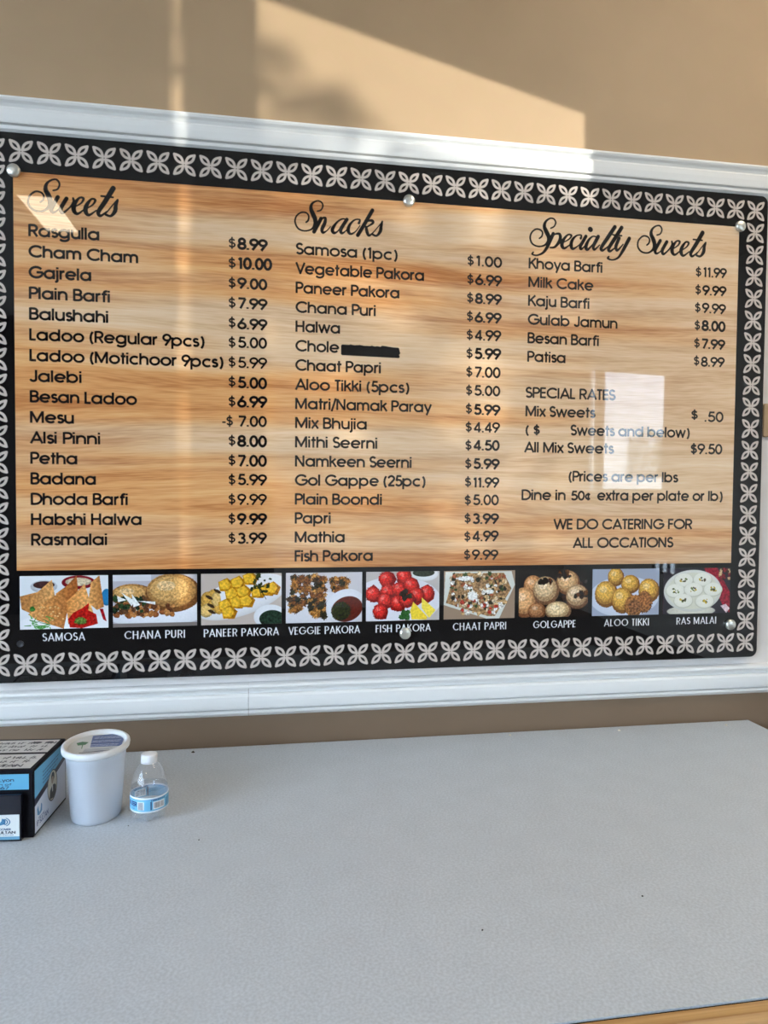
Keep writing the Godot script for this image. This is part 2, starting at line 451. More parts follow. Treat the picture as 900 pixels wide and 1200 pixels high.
const HEAD_SPECIALTY := [
	[2971, 3972, 21, 3043, 4014, 21, 3076, 4096, 24, 3035, 4163, 24, 2955, 4170, 24, 2863, 4101, 37, 2833, 4000, 58, 2880, 3891, 74, 2929, 3795, 69, 2915, 3694, 48, 2831, 3614, 27, 2699, 3588, 24, 2579, 3635, 26, 2532, 3744, 26, 2562, 3857, 24, 2653, 3931, 24, 2746, 3924, 24, 2795, 3873, 24, 2780, 3797, 24, 2728, 3749, 21],
	[3027, 3864, 59, 2962, 3722, 59, 2898, 3581, 53, 2807, 3463, 37, 2675, 3405, 24, 2582, 3424, 26, 2603, 3463, 26],
	[2950, 3684, 16, 3040, 3839, 21, 3160, 3867, 43, 3176, 3749, 59, 3071, 3604, 37, 2965, 3580, 24],
	[3244, 3698, 16, 3376, 3782, 22, 3421, 3855, 32, 3348, 3865, 27, 3256, 3766, 48, 3217, 3651, 64, 3272, 3585, 38, 3397, 3668, 16],
	[3627, 3808, 38, 3637, 3874, 22, 3537, 3860, 24, 3444, 3766, 48, 3419, 3652, 59, 3461, 3586, 38, 3581, 3662, 16, 3647, 3742, 14],
	[3740, 3861, 54, 3682, 3756, 54, 3622, 3647, 54, 3642, 3590, 35, 3722, 3663, 16],
	[3832, 4010, 81, 3840, 4003, 81],
	[3998, 3858, 22, 3889, 3866, 24, 3796, 3776, 43, 3744, 3647, 60, 3785, 3592, 38, 3906, 3720, 16],
	[4012, 3874, 60, 3959, 3774, 60, 3907, 3665, 54, 3935, 3601, 35, 4048, 3704, 16],
	[4377, 4093, 66, 4217, 3854, 66, 4084, 3651, 55, 4118, 3595, 36, 4240, 3691, 16],
	[4529, 4090, 66, 4369, 3839, 66, 4249, 3646, 55, 4283, 3588, 36, 4405, 3682, 17],
	[4334, 3930, 25, 4532, 3923, 25],
	[4478, 3872, 55, 4439, 3780, 55, 4408, 3689, 55, 4442, 3615, 36, 4569, 3751, 17],
	[4705, 3879, 61, 4625, 3729, 61, 4553, 3597, 50, 4459, 3464, 33, 4336, 3414, 25, 4234, 3438, 30, 4255, 3477, 25],
	[5329, 3991, 22, 5405, 4022, 22, 5439, 4114, 25, 5390, 4187, 25, 5297, 4173, 25, 5215, 4099, 39, 5197, 3995, 62, 5247, 3896, 73, 5278, 3783, 67, 5238, 3678, 39, 5127, 3607, 25, 4987, 3624, 28, 4902, 3721, 28, 4913, 3849, 25, 5008, 3945, 25, 5106, 3946, 25, 5163, 3891, 25, 5151, 3813, 25, 5102, 3767, 22],
	[5408, 3881, 56, 5348, 3775, 56, 5294, 3669, 56, 5324, 3607, 37, 5421, 3664, 17, 5538, 3856, 17],
	[5558, 3865, 56, 5503, 3772, 56, 5455, 3671, 56, 5488, 3604, 37, 5604, 3701, 23, 5681, 3809, 37, 5673, 3881, 28],
	[5703, 3728, 17, 5814, 3805, 23, 5855, 3887, 34, 5784, 3893, 28, 5701, 3785, 57, 5684, 3668, 62, 5748, 3607, 37, 5865, 3692, 17],
	[5916, 3716, 17, 6023, 3795, 23, 6061, 3875, 34, 5992, 3886, 29, 5909, 3772, 57, 5889, 3668, 63, 5947, 3599, 37, 6079, 3693, 17],
	[6379, 4108, 75, 6233, 3857, 69, 6117, 3669, 57, 6153, 3599, 37, 6266, 3686, 17],
	[6167, 3954, 26, 6374, 3947, 26],
	[6255, 3659, 17, 6450, 3905, 20, 6424, 3805, 52, 6409, 3700, 58, 6334, 3610, 34, 6244, 3628, 34],
]
# ------------------------------------------------------------------ materials
func srgb(r: float, g: float, b: float) -> Color:
	return Color(r / 255.0, g / 255.0, b / 255.0)

func mat(c: Color, rough := 0.6, metal := 0.0, tex: Texture2D = null) -> StandardMaterial3D:
	var m := StandardMaterial3D.new()
	m.albedo_color = c
	m.roughness = rough
	m.metallic = metal
	if tex:
		m.albedo_texture = tex
	return m

func noise_texture(size: int, freq: float, lo: Color, hi: Color, sd: int, octaves := 4, power := 1.0) -> ImageTexture:
	var f := FastNoiseLite.new()
	f.seed = sd
	f.frequency = freq
	f.fractal_octaves = octaves
	var im := f.get_seamless_image(size, size)
	var out := Image.create(size, size, false, Image.FORMAT_RGB8)
	for y in size:
		for x in size:
			out.set_pixel(x, y, lo.lerp(hi, pow(im.get_pixel(x, y).r, power)))
	return ImageTexture.create_from_image(out)

func make_materials():
	# wall paint with a light roller stipple
	var paint := mat(Color.WHITE, 0.55, 0.0, noise_texture(256, 0.012, srgb(173, 146, 113), srgb(179, 151, 117), 11, 4))
	paint.uv1_triplanar = true
	paint.uv1_world_triplanar = true
	paint.uv1_scale = Vector3(1.2, 1.2, 1.2)
	M.wall = paint
	M.wall_low = mat(srgb(120, 99, 78), 0.55)  # lower wall given a darker, browner tone
	M.panel_paint = mat(srgb(222, 217, 212), 0.5)
	M.trim = mat(srgb(228, 228, 225), 0.35)
	M.cream = mat(srgb(235, 230, 220), 0.6)
	M.dark_wall = mat(srgb(58, 44, 36), 0.7)
	M.ceiling = mat(srgb(238, 236, 230), 0.8)
	M.floor = mat(srgb(96, 82, 70), 0.45, 0.0)
	M.ground = mat(srgb(120, 118, 114), 0.9)
	M.frame_metal = mat(srgb(70, 66, 62), 0.4, 0.6)
	M.black = mat(srgb(14, 14, 15), 0.25)
	M.matt_black = mat(srgb(12, 11, 10), 0.95)
	M.matt_black.metallic_specular = 0.1
	M.steel = mat(srgb(222, 222, 214), 0.28, 0.9)
	var glass := mat(Color(1, 1, 1, 0.04), 0.0)
	glass.transparency = BaseMaterial3D.TRANSPARENCY_ALPHA
	M.glass = glass

# ------------------------------------------------------------------ the room
# a wall in the plane x = x0..x1 from z0 to z1 with openings [z0, y0, z1, y1]
func side_wall(called: String, x0: float, x1: float, z0: float, z1: float, holes: Array, m: Material, label: String):
	var st := start()
	var zs := [z0, z1]
	var ys := [0.0, CEIL]
	for q in holes:
		for z in [q[0], q[2]]:
			if not z in zs: zs.append(z)
		for y in [q[1], q[3]]:
			if not y in ys: ys.append(y)
	zs.sort()
	ys.sort()
	for i in zs.size() - 1:
		for j in ys.size() - 1:
			var cz: float = (zs[i] + zs[i + 1]) / 2.0
			var cy: float = (ys[j] + ys[j + 1]) / 2.0
			var open := false
			for q in holes:
				open = open or (cz > q[0] and cz < q[2] and cy > q[1] and cy < q[3])
			if not open:
				box(st, Vector3(x0, ys[j], zs[i]), Vector3(x1, ys[j + 1], zs[i + 1]))
	struct(called, done(st), m, label, "wall")

func build_room():
	struct("wall_menu", box_mesh(Vector3(XL - 0.15, 0, WALL - 0.12), Vector3(XR + 0.15, CEIL, WALL)), M.wall, "tan painted wall behind the menu board", "wall")
	struct("wall_panel", box_mesh(Vector3(-1.6, Y0 - 0.535, WALL), Vector3(1.6, Y0 + 0.52, WALL + 0.0015)), M.panel_paint, "off-white painted wall panel between the two white mouldings", "wall")
	struct("wall_lower", box_mesh(Vector3(XL, 0, WALL), Vector3(XR, Y0 - 0.535, WALL + 0.001)), M.wall_low, "darker brown wall below the lower moulding", "wall")
	struct("floor", box_mesh(Vector3(XL - 0.15, -0.1, WALL - 0.12), Vector3(XR + 0.15, 0, ZB + 0.15)), M.floor, "dark brown floor under the table", "floor")
	struct("ceiling", box_mesh(Vector3(XL - 0.15, CEIL, WALL - 0.12), Vector3(XR + 0.15, CEIL + 0.1, ZB + 0.15)), M.ceiling, "white ceiling over the room", "ceiling")
	struct("wall_back", box_mesh(Vector3(-0.18, 0, ZB), Vector3(XR + 0.15, CEIL, ZB + 0.12)), M.cream, "cream wall at the far end of the room", "wall")
	struct("wall_back_dark", box_mesh(Vector3(XL - 0.15, 0, ZB), Vector3(-0.18, CEIL, ZB + 0.12)), M.dark_wall, "dark brown wall at the far end of the room", "wall")
	side_wall("wall_left", XL - 0.12, XL, WALL, ZB, [[1.0, 0.95, 5.8, 2.65]], M.cream, "cream side wall with a wide shop window")
	side_wall("wall_right", XR, XR + 0.04, WALL, ZB, [[4.07, 1.25, 5.18, 2.47], [5.335, 1.25, 5.43, 2.47], [3.86, 0.56, 4.2, 0.69]], M.cream, "cream side wall with a tall window and a low grille")
	window_in("window_1", XL - 0.08, [1.0, 0.95, 5.8, 2.65], [2.2, 3.4, 4.6])
	window_in("window_2", XR + 0.015, [4.07, 1.25, 5.18, 2.47], [])
	window_in("window_3", XR + 0.015, [3.86, 0.56, 4.2, 0.69], [3.97, 4.08])
	ceiling_lamp(Vector3(-1.545, CEIL, 3.16), 0.19, 0.56)
	ceiling_lamp(Vector3(1.3, CEIL, 0.95), 1.2, 0.6)  # added fill lamp out of view, brightens the upper right wall and table

func window_in(called: String, x: float, q: Array, bars: Array):
	var st := start()
	var f := 0.02
	box(st, Vector3(x - 0.01, q[1], q[0]), Vector3(x + 0.01, q[1] + f, q[2]))
	box(st, Vector3(x - 0.01, q[3] - f, q[0]), Vector3(x + 0.01, q[3], q[2]))
	for z in [q[0], q[2] - 0.006]:
		box(st, Vector3(x - 0.01, q[1] + f, z), Vector3(x + 0.01, q[3] - f, z + 0.006))
	for z in bars:
		box(st, Vector3(x - 0.01, q[1] + f, z - 0.012), Vector3(x + 0.01, q[3] - f, z + 0.012))
	var o := struct(called, done(st), M.frame_metal, "dark metal framed window in the side wall", "window")
	put("pane", box_mesh(Vector3(x - 0.002, q[1] + f, q[0] + 0.006), Vector3(x + 0.002, q[3] - f, q[2] - 0.006)), M.glass, o)

func ceiling_lamp(at: Vector3, w: float, l: float):
	var t := thing("ceiling_lamp", "added unseen ceiling light panel brightening the wall and table" if w > 0.4 else "narrow ceiling lamp panel farther back in the room", "lamp", at)
	var st := start()
	box(st, Vector3(-w / 2 - 0.02, -0.03, -l / 2 - 0.02), Vector3(w / 2 + 0.02, 0, -l / 2))
	box(st, Vector3(-w / 2 - 0.02, -0.03, l / 2), Vector3(w / 2 + 0.02, 0, l / 2 + 0.02))
	box(st, Vector3(-w / 2 - 0.02, -0.03, -l / 2), Vector3(-w / 2, 0, l / 2))
	box(st, Vector3(w / 2, -0.03, -l / 2), Vector3(w / 2 + 0.02, 0, l / 2))
	put("frame", done(st), M.trim, t)
	var glow := mat(srgb(255, 248, 230), 0.5)
	glow.emission_enabled = true
	glow.emission = Color(1.0, 0.93, 0.82)
	glow.emission_energy_multiplier = 2.6 if w < 0.4 else 1.4
	put("light_diffuser", box_mesh(Vector3(-w / 2, -0.02, -l / 2), Vector3(w / 2, -0.005, l / 2)), glow, t)
	var a := AreaLight3D.new()
	a.name = "area_light"
	t.add_child(a)
	a.position = Vector3(0, -0.026, 0)
	a.rotation_degrees.x = -90
	a.area_size = Vector2(w, l)
	a.light_color = Color(1.0, 0.93, 0.82)
	a.light_energy = 0.4 if w < 0.4 else 1.6
	a.shadow_enabled = true
	a.set("area_range", 12.0)
	a.set("area_attenuation", 2.0)

func build_outside():
	struct("floor_outside", box_mesh(Vector3(-30, -0.3, -20), Vector3(60, -0.12, 60)), M.ground, "grey pavement outside the windows", "pavement")
	struct("floor_bounce_slab", box_mesh(Vector3(XR + 0.3, -0.12, 2.0), Vector3(9.5, -0.10, 14.0)), mat(srgb(232, 228, 218), 0.9), "added pale slab outside the low grille to brighten its reflection", "pavement")  # added reflector slab, brightens what the board mirrors through the low grille
	# fabric blind added out of view, slanted hem shaped to trim the sun patch
	var blocker := put("added_blocker", prism(PackedVector2Array([Vector2(4.06, 2.21), Vector2(5.19, 2.428), Vector2(5.19, 2.49), Vector2(4.06, 2.49)]), -0.004, -0.001), mat(srgb(206, 196, 180), 0.9), self, Vector3(XR, 0, 0))
	blocker.rotation.y = -PI / 2
	tag(blocker, "pale fabric blind added unseen in the side window to trim the sun patch", "blocker")
	# a tree added across the street, its thin crown shaped to filter the low sun
	var t := 18.0
	var filter_tree := thing("filter_tree", "leafy green tree across the street with crown shaped to filter the low sun", "filter_tree", Vector3(0.641 * t, -0.12, t))
	var r := RandomNumberGenerator.new()
	r.seed = 77
	var st := start()
	var n := 0
	while n < 7500:
		var x := r.randf_range(-1.3, 1.6)
		var y := r.randf_range(0.9, 2.6)
		var z := r.randf_range(-0.7, 0.7)
		var lim := 1.935 - 0.7065 * (x - 0.04) if x < 0.04 else 1.935 - 0.25 * (x - 0.04)
		lim = minf(lim, 2.45 - 0.5 * absf(x + 0.4))
		if y > lim or r.randf() > (0.66 if y > 1.86 else 1.0):
			continue
		if x < -0.38 and r.randf() > 0.5:
			continue
		n += 1
		var c := Vector3(x + 0.641 * z, y + 0.12 + 0.0415 * (t + z), z)
		var e := Vector3(r.randfn(), r.randfn(), r.randfn()).normalized()
		var f := e.cross(Vector3(r.randfn(), r.randfn(), r.randfn())).normalized()
		var l := r.randf_range(0.025, 0.045)
		quad(st, c - e * l, c - f * l * 0.45, c + e * l, c + f * l * 0.45)
	var fol := put("foliage", done(st), mat(srgb(70, 92, 48), 0.8), filter_tree)
	fol.set_meta("kind", "stuff")
	put("trunk", lathe([Vector2(0.0, 0.0), Vector2(0.16, 0.0), Vector2(0.11, 0.5), Vector2(0.09, 1.6), Vector2(0.03, 2.4), Vector2(0.0, 2.41)], 12), mat(srgb(82, 66, 52), 0.9), filter_tree)

# ------------------------------------------------------------------ mouldings
const PROFILE := [[0.0, 0.0], [0.0, 0.010], [0.003, 0.0160], [0.007, 0.0175], [0.0105, 0.0160], [0.014, 0.0110], [0.0185, 0.0080], [0.0212, 0.0068], [0.0220, 0.0148], [0.026, 0.0170], [0.036, 0.0165], [0.047, 0.0150], [0.0503, 0.0140], [0.0511, 0.0060], [0.0533, 0.0060], [0.0543, 0.0125], [0.060, 0.0115], [0.064, 0.007], [0.067, 0.004], [0.067, 0.0]]

func build_trim():
	var above := []
	var below := []
	for p in PROFILE:
		above.append(Vector2(WALL + p[1], Y0 + 0.569 - p[0]))
		below.append(Vector2(WALL + p[1], Y0 - 0.5215 - p[0]))
	struct("trim_1", rail(above, -1.7, 1.7), M.trim, "white painted moulding running above the menu board", "moulding")
	struct("trim_2", rail(below, -1.7, -0.3105), M.trim, "white painted moulding below the board, left of the joint", "moulding")
	struct("trim_3", rail(below, -0.3095, 1.7), M.trim, "white painted moulding below the board, right of the joint", "moulding")

# ------------------------------------------------------------------ the menu board
const COL_1 := [["Rasgulla", 1208], ["Cham Cham", 1889], ["Gajrela", 1062], ["Plain Barfi", 1389], ["Balushahi", 1357], ["Ladoo (Regular 9pcs)", 3075], ["Ladoo (Motichoor 9pcs)", 3425], ["Jalebi", 882], ["Besan Ladoo", 1853], ["Mesu", 741], ["Alsi Pinni", 1204], ["Petha", 798], ["Badana", 1123], ["Dhoda Barfi", 1689], ["Habshi Halwa", 1938], ["Rasmalai", 1316]]
const PRICE_1 := ["$8.99", "$10.00", "$9.00", "$7.99", "$6.99", "$5.00", "$5.99", "$5.00", "$6.99", "-$7.00", "$8.00", "$7.00", "$5.99", "$9.99", "$9.99", "$3.99"]
const COL_2 := [["Samosa (1pc)", 1964], ["Vegetable Pakora", 2523], ["Paneer Pakora", 2026], ["Chana Puri", 1554], ["Halwa", 851], ["Chole", 830], ["Chaat Papri", 1666], ["Aloo Tikki (5pcs)", 2224], ["Matri/Namak Paray", 2687], ["Mix Bhujia", 1392], ["Mithi Seerni", 1605], ["Namkeen Seerni", 2303], ["Gol Gappe (25pc)", 2575], ["Plain Boondi", 1706], ["Papri", 685], ["Mathia", 966], ["Fish Pakora", 1531]]
const PRICE_2 := ["$1.00", "$6.99", "$8.99", "$6.99", "$4.99", "$5.99", "$7.00", "$5.00", "$5.99", "$4.49", "$4.50", "$5.99", "$11.99", "$5.00", "$3.99", "$4.99", "$9.99"]
const COL_3 := [["Khoya Barfi", 1595], ["Milk Cake", 1395], ["Kaju Barfi", 1320], ["Gulab Jamun", 1949], ["Besan Barfi", 1544], ["Patisa", 815]]
const PRICE_3 := ["$11.99", "$9.99", "$9.99", "$8.00", "$7.99", "$8.99"]
const OTHER := [["SPECIAL RATES", 2485, 510, 1954], ["Mix Sweets", 2491, 130, 1503], ["$", 6212, 155, 135], [".50", 6520, 112, 425], ["( $", 2491, -244, 296], ["Sweets and below)", 3478, -240, 2677], ["All Mix Sweets", 2478, -610, 1945], ["$9.50", 6216, -582, 720], ["(Prices are per lbs", 3450, -1198, 2461], ["Dine in", 2430, -1592, 945], ["extra per plate or lb)", 4097, -1592, 2872], ["WE DO CATERING FOR", 3141, -2199, 3128], ["ALL OCCATIONS", 3576, -2590, 2256]]
const CAPTIONS := [["SAMOSA", -6850, 731], ["CHANA PURI", -5396, 1096], ["PANEER PAKORA", -3939, 1413], ["VEGGIE PAKORA", -2322, 1396], ["FISH PAKORA", -592, 1115], ["CHAAT PAPRI", 1002, 1124], ["GOLGAPPE", 2725, 924], ["ALOO TIKKI", 4303, 1017], ["RAS MALAI", 5972, 933]]
const SHOTS := [[-7238, -5687], [-5604, -4067], [-3992, -2463], [-2380, -876], [-795, 707], [800, 2310], [2398, 3920], [4020, 5545], [5642, 7227]]

func build_board():
	var tw := 2048
	var unit := tw / (2.0 * HW)
	var th := int(2.0 * HH * unit)
	var ink := srgb(22, 19, 19)
	var cv := Canvas.new(tw, th, srgb(16, 15, 16))
	var map := func(x: float, y: float) -> Vector2: return Vector2((x + HW) * unit, (HH - 0.002 - y) * unit)
	draw_wood(cv, map.call(-0.7285, 0.4285), map.call(0.7245, -0.2950))
	# border of four-petalled outlined motifs
	var petal := srgb(196, 184, 174)
	for i in 33:
		for j in 21:
			if i == 0 or i == 32 or j == 0 or j == 20:
				motif(cv, map.call(-0.7625 + 0.047656 * i, 0.4655 - 0.04673 * j), 0.0215 * unit, petal)
	var cap := 0.0213 * unit
	var price := RandomNumberGenerator.new()
	price.seed = 21
	for i in COL_1.size():
		write(cv, COL_1[i][0], map.call(-0.7030, 0.3154 - 0.03753 * i), cap, COL_1[i][1] * 1e-4 * unit, 0.185, ink)
	for i in COL_2.size():
		write(cv, COL_2[i][0], map.call(-0.2207, 0.3130 - 0.03718 * i), cap, COL_2[i][1] * 1e-4 * unit, 0.168, ink)
	for i in COL_3.size():
		write(cv, COL_3[i][0], map.call(0.2512, 0.3135 - 0.0378 * i), cap, COL_3[i][1] * 1e-4 * unit, 0.168, ink)
	for s in OTHER:
		write(cv, s[0], map.call(s[1] * 1e-4, s[2] * 1e-4), cap * (0.92 if s[0] in ["( $", "$"] else 1.0), s[3] * 1e-4 * unit, 0.168, ink)
	write(cv, "50¢", map.call(0.3508, -0.1592), cap * 0.9, 0.0431 * unit, 0.18, ink)
	for col in [[PRICE_1, -0.3480, 0.3160, 0.03745], [PRICE_2, 0.1215, 0.3115, 0.03706], [PRICE_3, 0.6240, 0.3180, 0.03758]]:
		for i in col[0].size():
			var s: String = col[0][i]
			var x: float = col[1]
			var wide := 0.0700
			if s.begins_with("-"):
				x -= 0.012
				wide += 0.012
			if s == "$10.00":
				wide = 0.079
			var y: float = col[2] - col[3] * i
			var heavy := 0.18 + price.randf_range(-0.025, 0.045)
			# the dollar sign is printed, the figures are stuck on
			var sign := "-$" if s.begins_with("-") else "$"
			write(cv, sign, map.call(x, y + 0.0005), cap * 0.92, cap * 0.56 * (1.6 if sign.length() > 1 else 1.0), 0.13, ink)
			var x2 := x + (0.0305 if sign.length() > 1 else 0.0175)
			write(cv, s.substr(sign.length()), map.call(x2, y + price.randf_range(-0.0012, 0.0008)), cap * price.randf_range(0.92, 1.0), (x + wide - x2) * unit, heavy, ink, 0.0, price.randf_range(-0.01, 0.02))
	for h in [HEAD_SWEETS, HEAD_SNACKS, HEAD_SPECIALTY]:
		for s in h:
			brush(cv, s, map, unit, ink)
	# the word inked over after "Chole"
	for k in 5:
		var a: Vector2 = map.call(-0.1290, 0.1400 - 0.0035 * k)
		var b: Vector2 = map.call(-0.0195 + 0.001 * (k % 3), 0.1385 - 0.0036 * k)
		cv.seg(a, b, 0.0033 * unit, 0.0030 * unit, srgb(20, 18, 18))
	for k in 9:
		var a: Vector2 = map.call(-0.124 + 0.0105 * k, 0.1402 + price.randf_range(-0.001, 0.001))
		cv.seg(a, a + Vector2(0.008 * unit, price.randf_range(-3, 3)), 0.0030 * unit, 0.0024 * unit, srgb(20, 18, 18))
	for s in CAPTIONS:
		write(cv, s[0], map.call(s[1] * 1e-4, -0.4262), 0.0152 * unit, s[2] * 1e-4 * unit, 0.17, srgb(226, 228, 230), 0.45, 0.0, 0.13)
	var print_mat := mat(Color.WHITE, 0.02, 0.0, cv.texture())

	var t := thing("menu_board", "glossy wood-grain menu board with black petal border and food photos", "menu board", Vector3(0, Y0, 0))
	put("panel", prism(rounded(-HW, -HH - 0.002, HW, HH - 0.002, 0.016), -0.006, 0.0, 0.0008), print_mat, t)
	for i in SHOTS.size():
		var shot := mat(Color.WHITE, 0.02, 0.0, food(i))
		var o := put("food_photo", slab(SHOTS[i][0] * 1e-4, -0.4035, SHOTS[i][1] * 1e-4, -0.3045, 0.0, 0.0003), shot, t)
		o.set_meta("label", ["photo of fried samosas with red chillies", "photo of puffed puri bread with chickpeas", "photo of yellow paneer pakora on a plate", "photo of browned vegetable pakora with sauce", "photo of red fish pakora with lemon", "photo of mixed chaat papri in a white bowl", "photo of round stuffed golgappe", "photo of golden potato balls", "photo of white ras malai discs on a plate"][i])
	var dome := lathe([Vector2(0.0, 0.0), Vector2(0.0108, 0.0), Vector2(0.0115, 0.0012), Vector2(0.0115, 0.0055), Vector2(0.0105, 0.0072), Vector2(0.008, 0.0083), Vector2(0.004, 0.0089), Vector2(0.0, 0.009)], 32)
	for p in [[-0.7265, 0.4293], [0.0, 0.4293], [0.7245, 0.4293], [0.0, -0.4290], [0.7235, -0.4290]]:
		var o := put("standoff_cap", dome, M.steel, t, Vector3(p[0], p[1], 0.0))
		o.rotation.x = PI / 2
	# the lower left fixing has lost its cap: a dark screw head in a ring
	var ring := lathe([Vector2(0.0, 0.0), Vector2(0.0062, 0.0), Vector2(0.0062, 0.0012), Vector2(0.0052, 0.0016), Vector2(0.0040, 0.0008), Vector2(0.0, 0.0008)], 24)
	var screw := put("screw_head", ring, mat(srgb(60, 60, 62), 0.35, 0.8), t, Vector3(-0.7235, -0.4300, 0.0))
	screw.rotation.x = PI / 2
	var barrel := lathe([Vector2(0.0, WALL + 0.0018), Vector2(0.008, WALL + 0.0018), Vector2(0.008, -0.006), Vector2(0.0, -0.006)], 16)
	for p in [[-0.7265, 0.4293], [0.0, 0.4293], [0.7245, 0.4293], [-0.7235, -0.43], [0.0, -0.4290], [0.7235, -0.4290]]:
		var o := put("spacer", barrel, M.steel, t, Vector3(p[0], p[1], 0.0))
		o.rotation.x = PI / 2

func motif(cv: Canvas, c: Vector2, r: float, col: Color):
	for k in 4:
		var a := PI / 4 + k * PI / 2
		var dir := Vector2(cos(a), sin(a))
		var side := Vector2(-dir.y, dir.x)
		var p0 := c + dir * r * 0.15
		var p1 := c + dir * r * 1.20
		for s in [-1.0, 1.0]:
			var last := p0
			for i in range(1, 9):
				var f := i / 8.0
				var q: Vector2 = p0.lerp(p1, f) + side * s * r * 0.215 * sin(PI * f)
				cv.seg(last, q, r * 0.112, r * 0.112, col)
				last = q

func draw_wood(cv: Canvas, a: Vector2, b: Vector2):
	var n1 := FastNoiseLite.new()
	n1.seed = 4
	n1.frequency = 0.004
	n1.fractal_octaves = 3
	var n2 := FastNoiseLite.new()
	n2.seed = 9
	n2.frequency = 0.02
	n2.fractal_octaves = 3
	var n3 := FastNoiseLite.new()
	n3.seed = 15
	n3.frequency = 0.11
	n3.fractal_octaves = 2
	var n4 := FastNoiseLite.new()
	n4.seed = 18
	n4.frequency = 0.32
	n4.fractal_octaves = 1
	# orange tones running out into paler ones towards the right
	var orange_tones := [srgb(156, 88, 46), srgb(214, 153, 96), srgb(233, 186, 132)]
	var pale_tones := [srgb(188, 144, 106), srgb(222, 188, 150), srgb(232, 207, 175)]
	for y in range(int(a.y), int(b.y)):
		var fy := (y - a.y) / (b.y - a.y)
		for x in range(int(a.x), int(b.x)):
			var warp := n1.get_noise_2d(x * 0.10, y * 0.7)
			var v := 0.56 + 0.36 * n2.get_noise_2d(x * 0.035 + 8.0 * warp, y + 42.0 * warp) + 0.22 * warp
			v += 0.20 * n3.get_noise_2d(x * 0.035, y + 42.0 * warp) + 0.13 * n4.get_noise_2d(x * 0.05, y + 42.0 * warp)
			v -= 0.20 * smoothstep(0.84, 1.0, fy) + 0.10 * smoothstep(0.12, 0.0, fy)
			var pale := clampf(0.62 + 1.6 * n1.get_noise_2d(x * 0.10 + 900.0, y * 1.3) + 1.5 * ((x - a.x) / (b.x - a.x) - 0.42) - 0.35 * smoothstep(0.2, 0.0, fy), 0.0, 1.0)
			var k0: Color = orange_tones[0].lerp(pale_tones[0], pale)
			var k1: Color = orange_tones[1].lerp(pale_tones[1], pale)
			var k2: Color = orange_tones[2].lerp(pale_tones[2], pale)
			var col := k0.lerp(k1, clampf(v * 1.8, 0, 1)) if v < 0.5556 else k1.lerp(k2, clampf((v - 0.5556) * 2.0, 0, 1))
			var i := (y * cv.w + x) * 3
			cv.d[i] = int(col.r * 255.0)
			cv.d[i + 1] = int(col.g * 255.0)
			cv.d[i + 2] = int(col.b * 255.0)

func blobs(cv: Canvas, r: RandomNumberGenerator, n: int, box_: Rect2, size: Vector2, cols: Array, tone := 0.4, rim := 0.35, ragged := 0.25):
	for k in n:
		var s := r.randf_range(size.x, size.y)
		cv.oval((box_.position.x + box_.size.x * r.randf()) * cv.w, (box_.position.y + box_.size.y * r.randf()) * cv.h, s * cv.h, s * cv.h * r.randf_range(0.6, 0.95), r.randf() * PI, cols[r.randi() % cols.size()], tone, rim, ragged)

func P(cv: Canvas, pts: Array) -> PackedVector2Array:
	var out := PackedVector2Array()
	for k in range(0, pts.size(), 2):
		out.append(Vector2(pts[k] * cv.w, pts[k + 1] * cv.h))
	return out

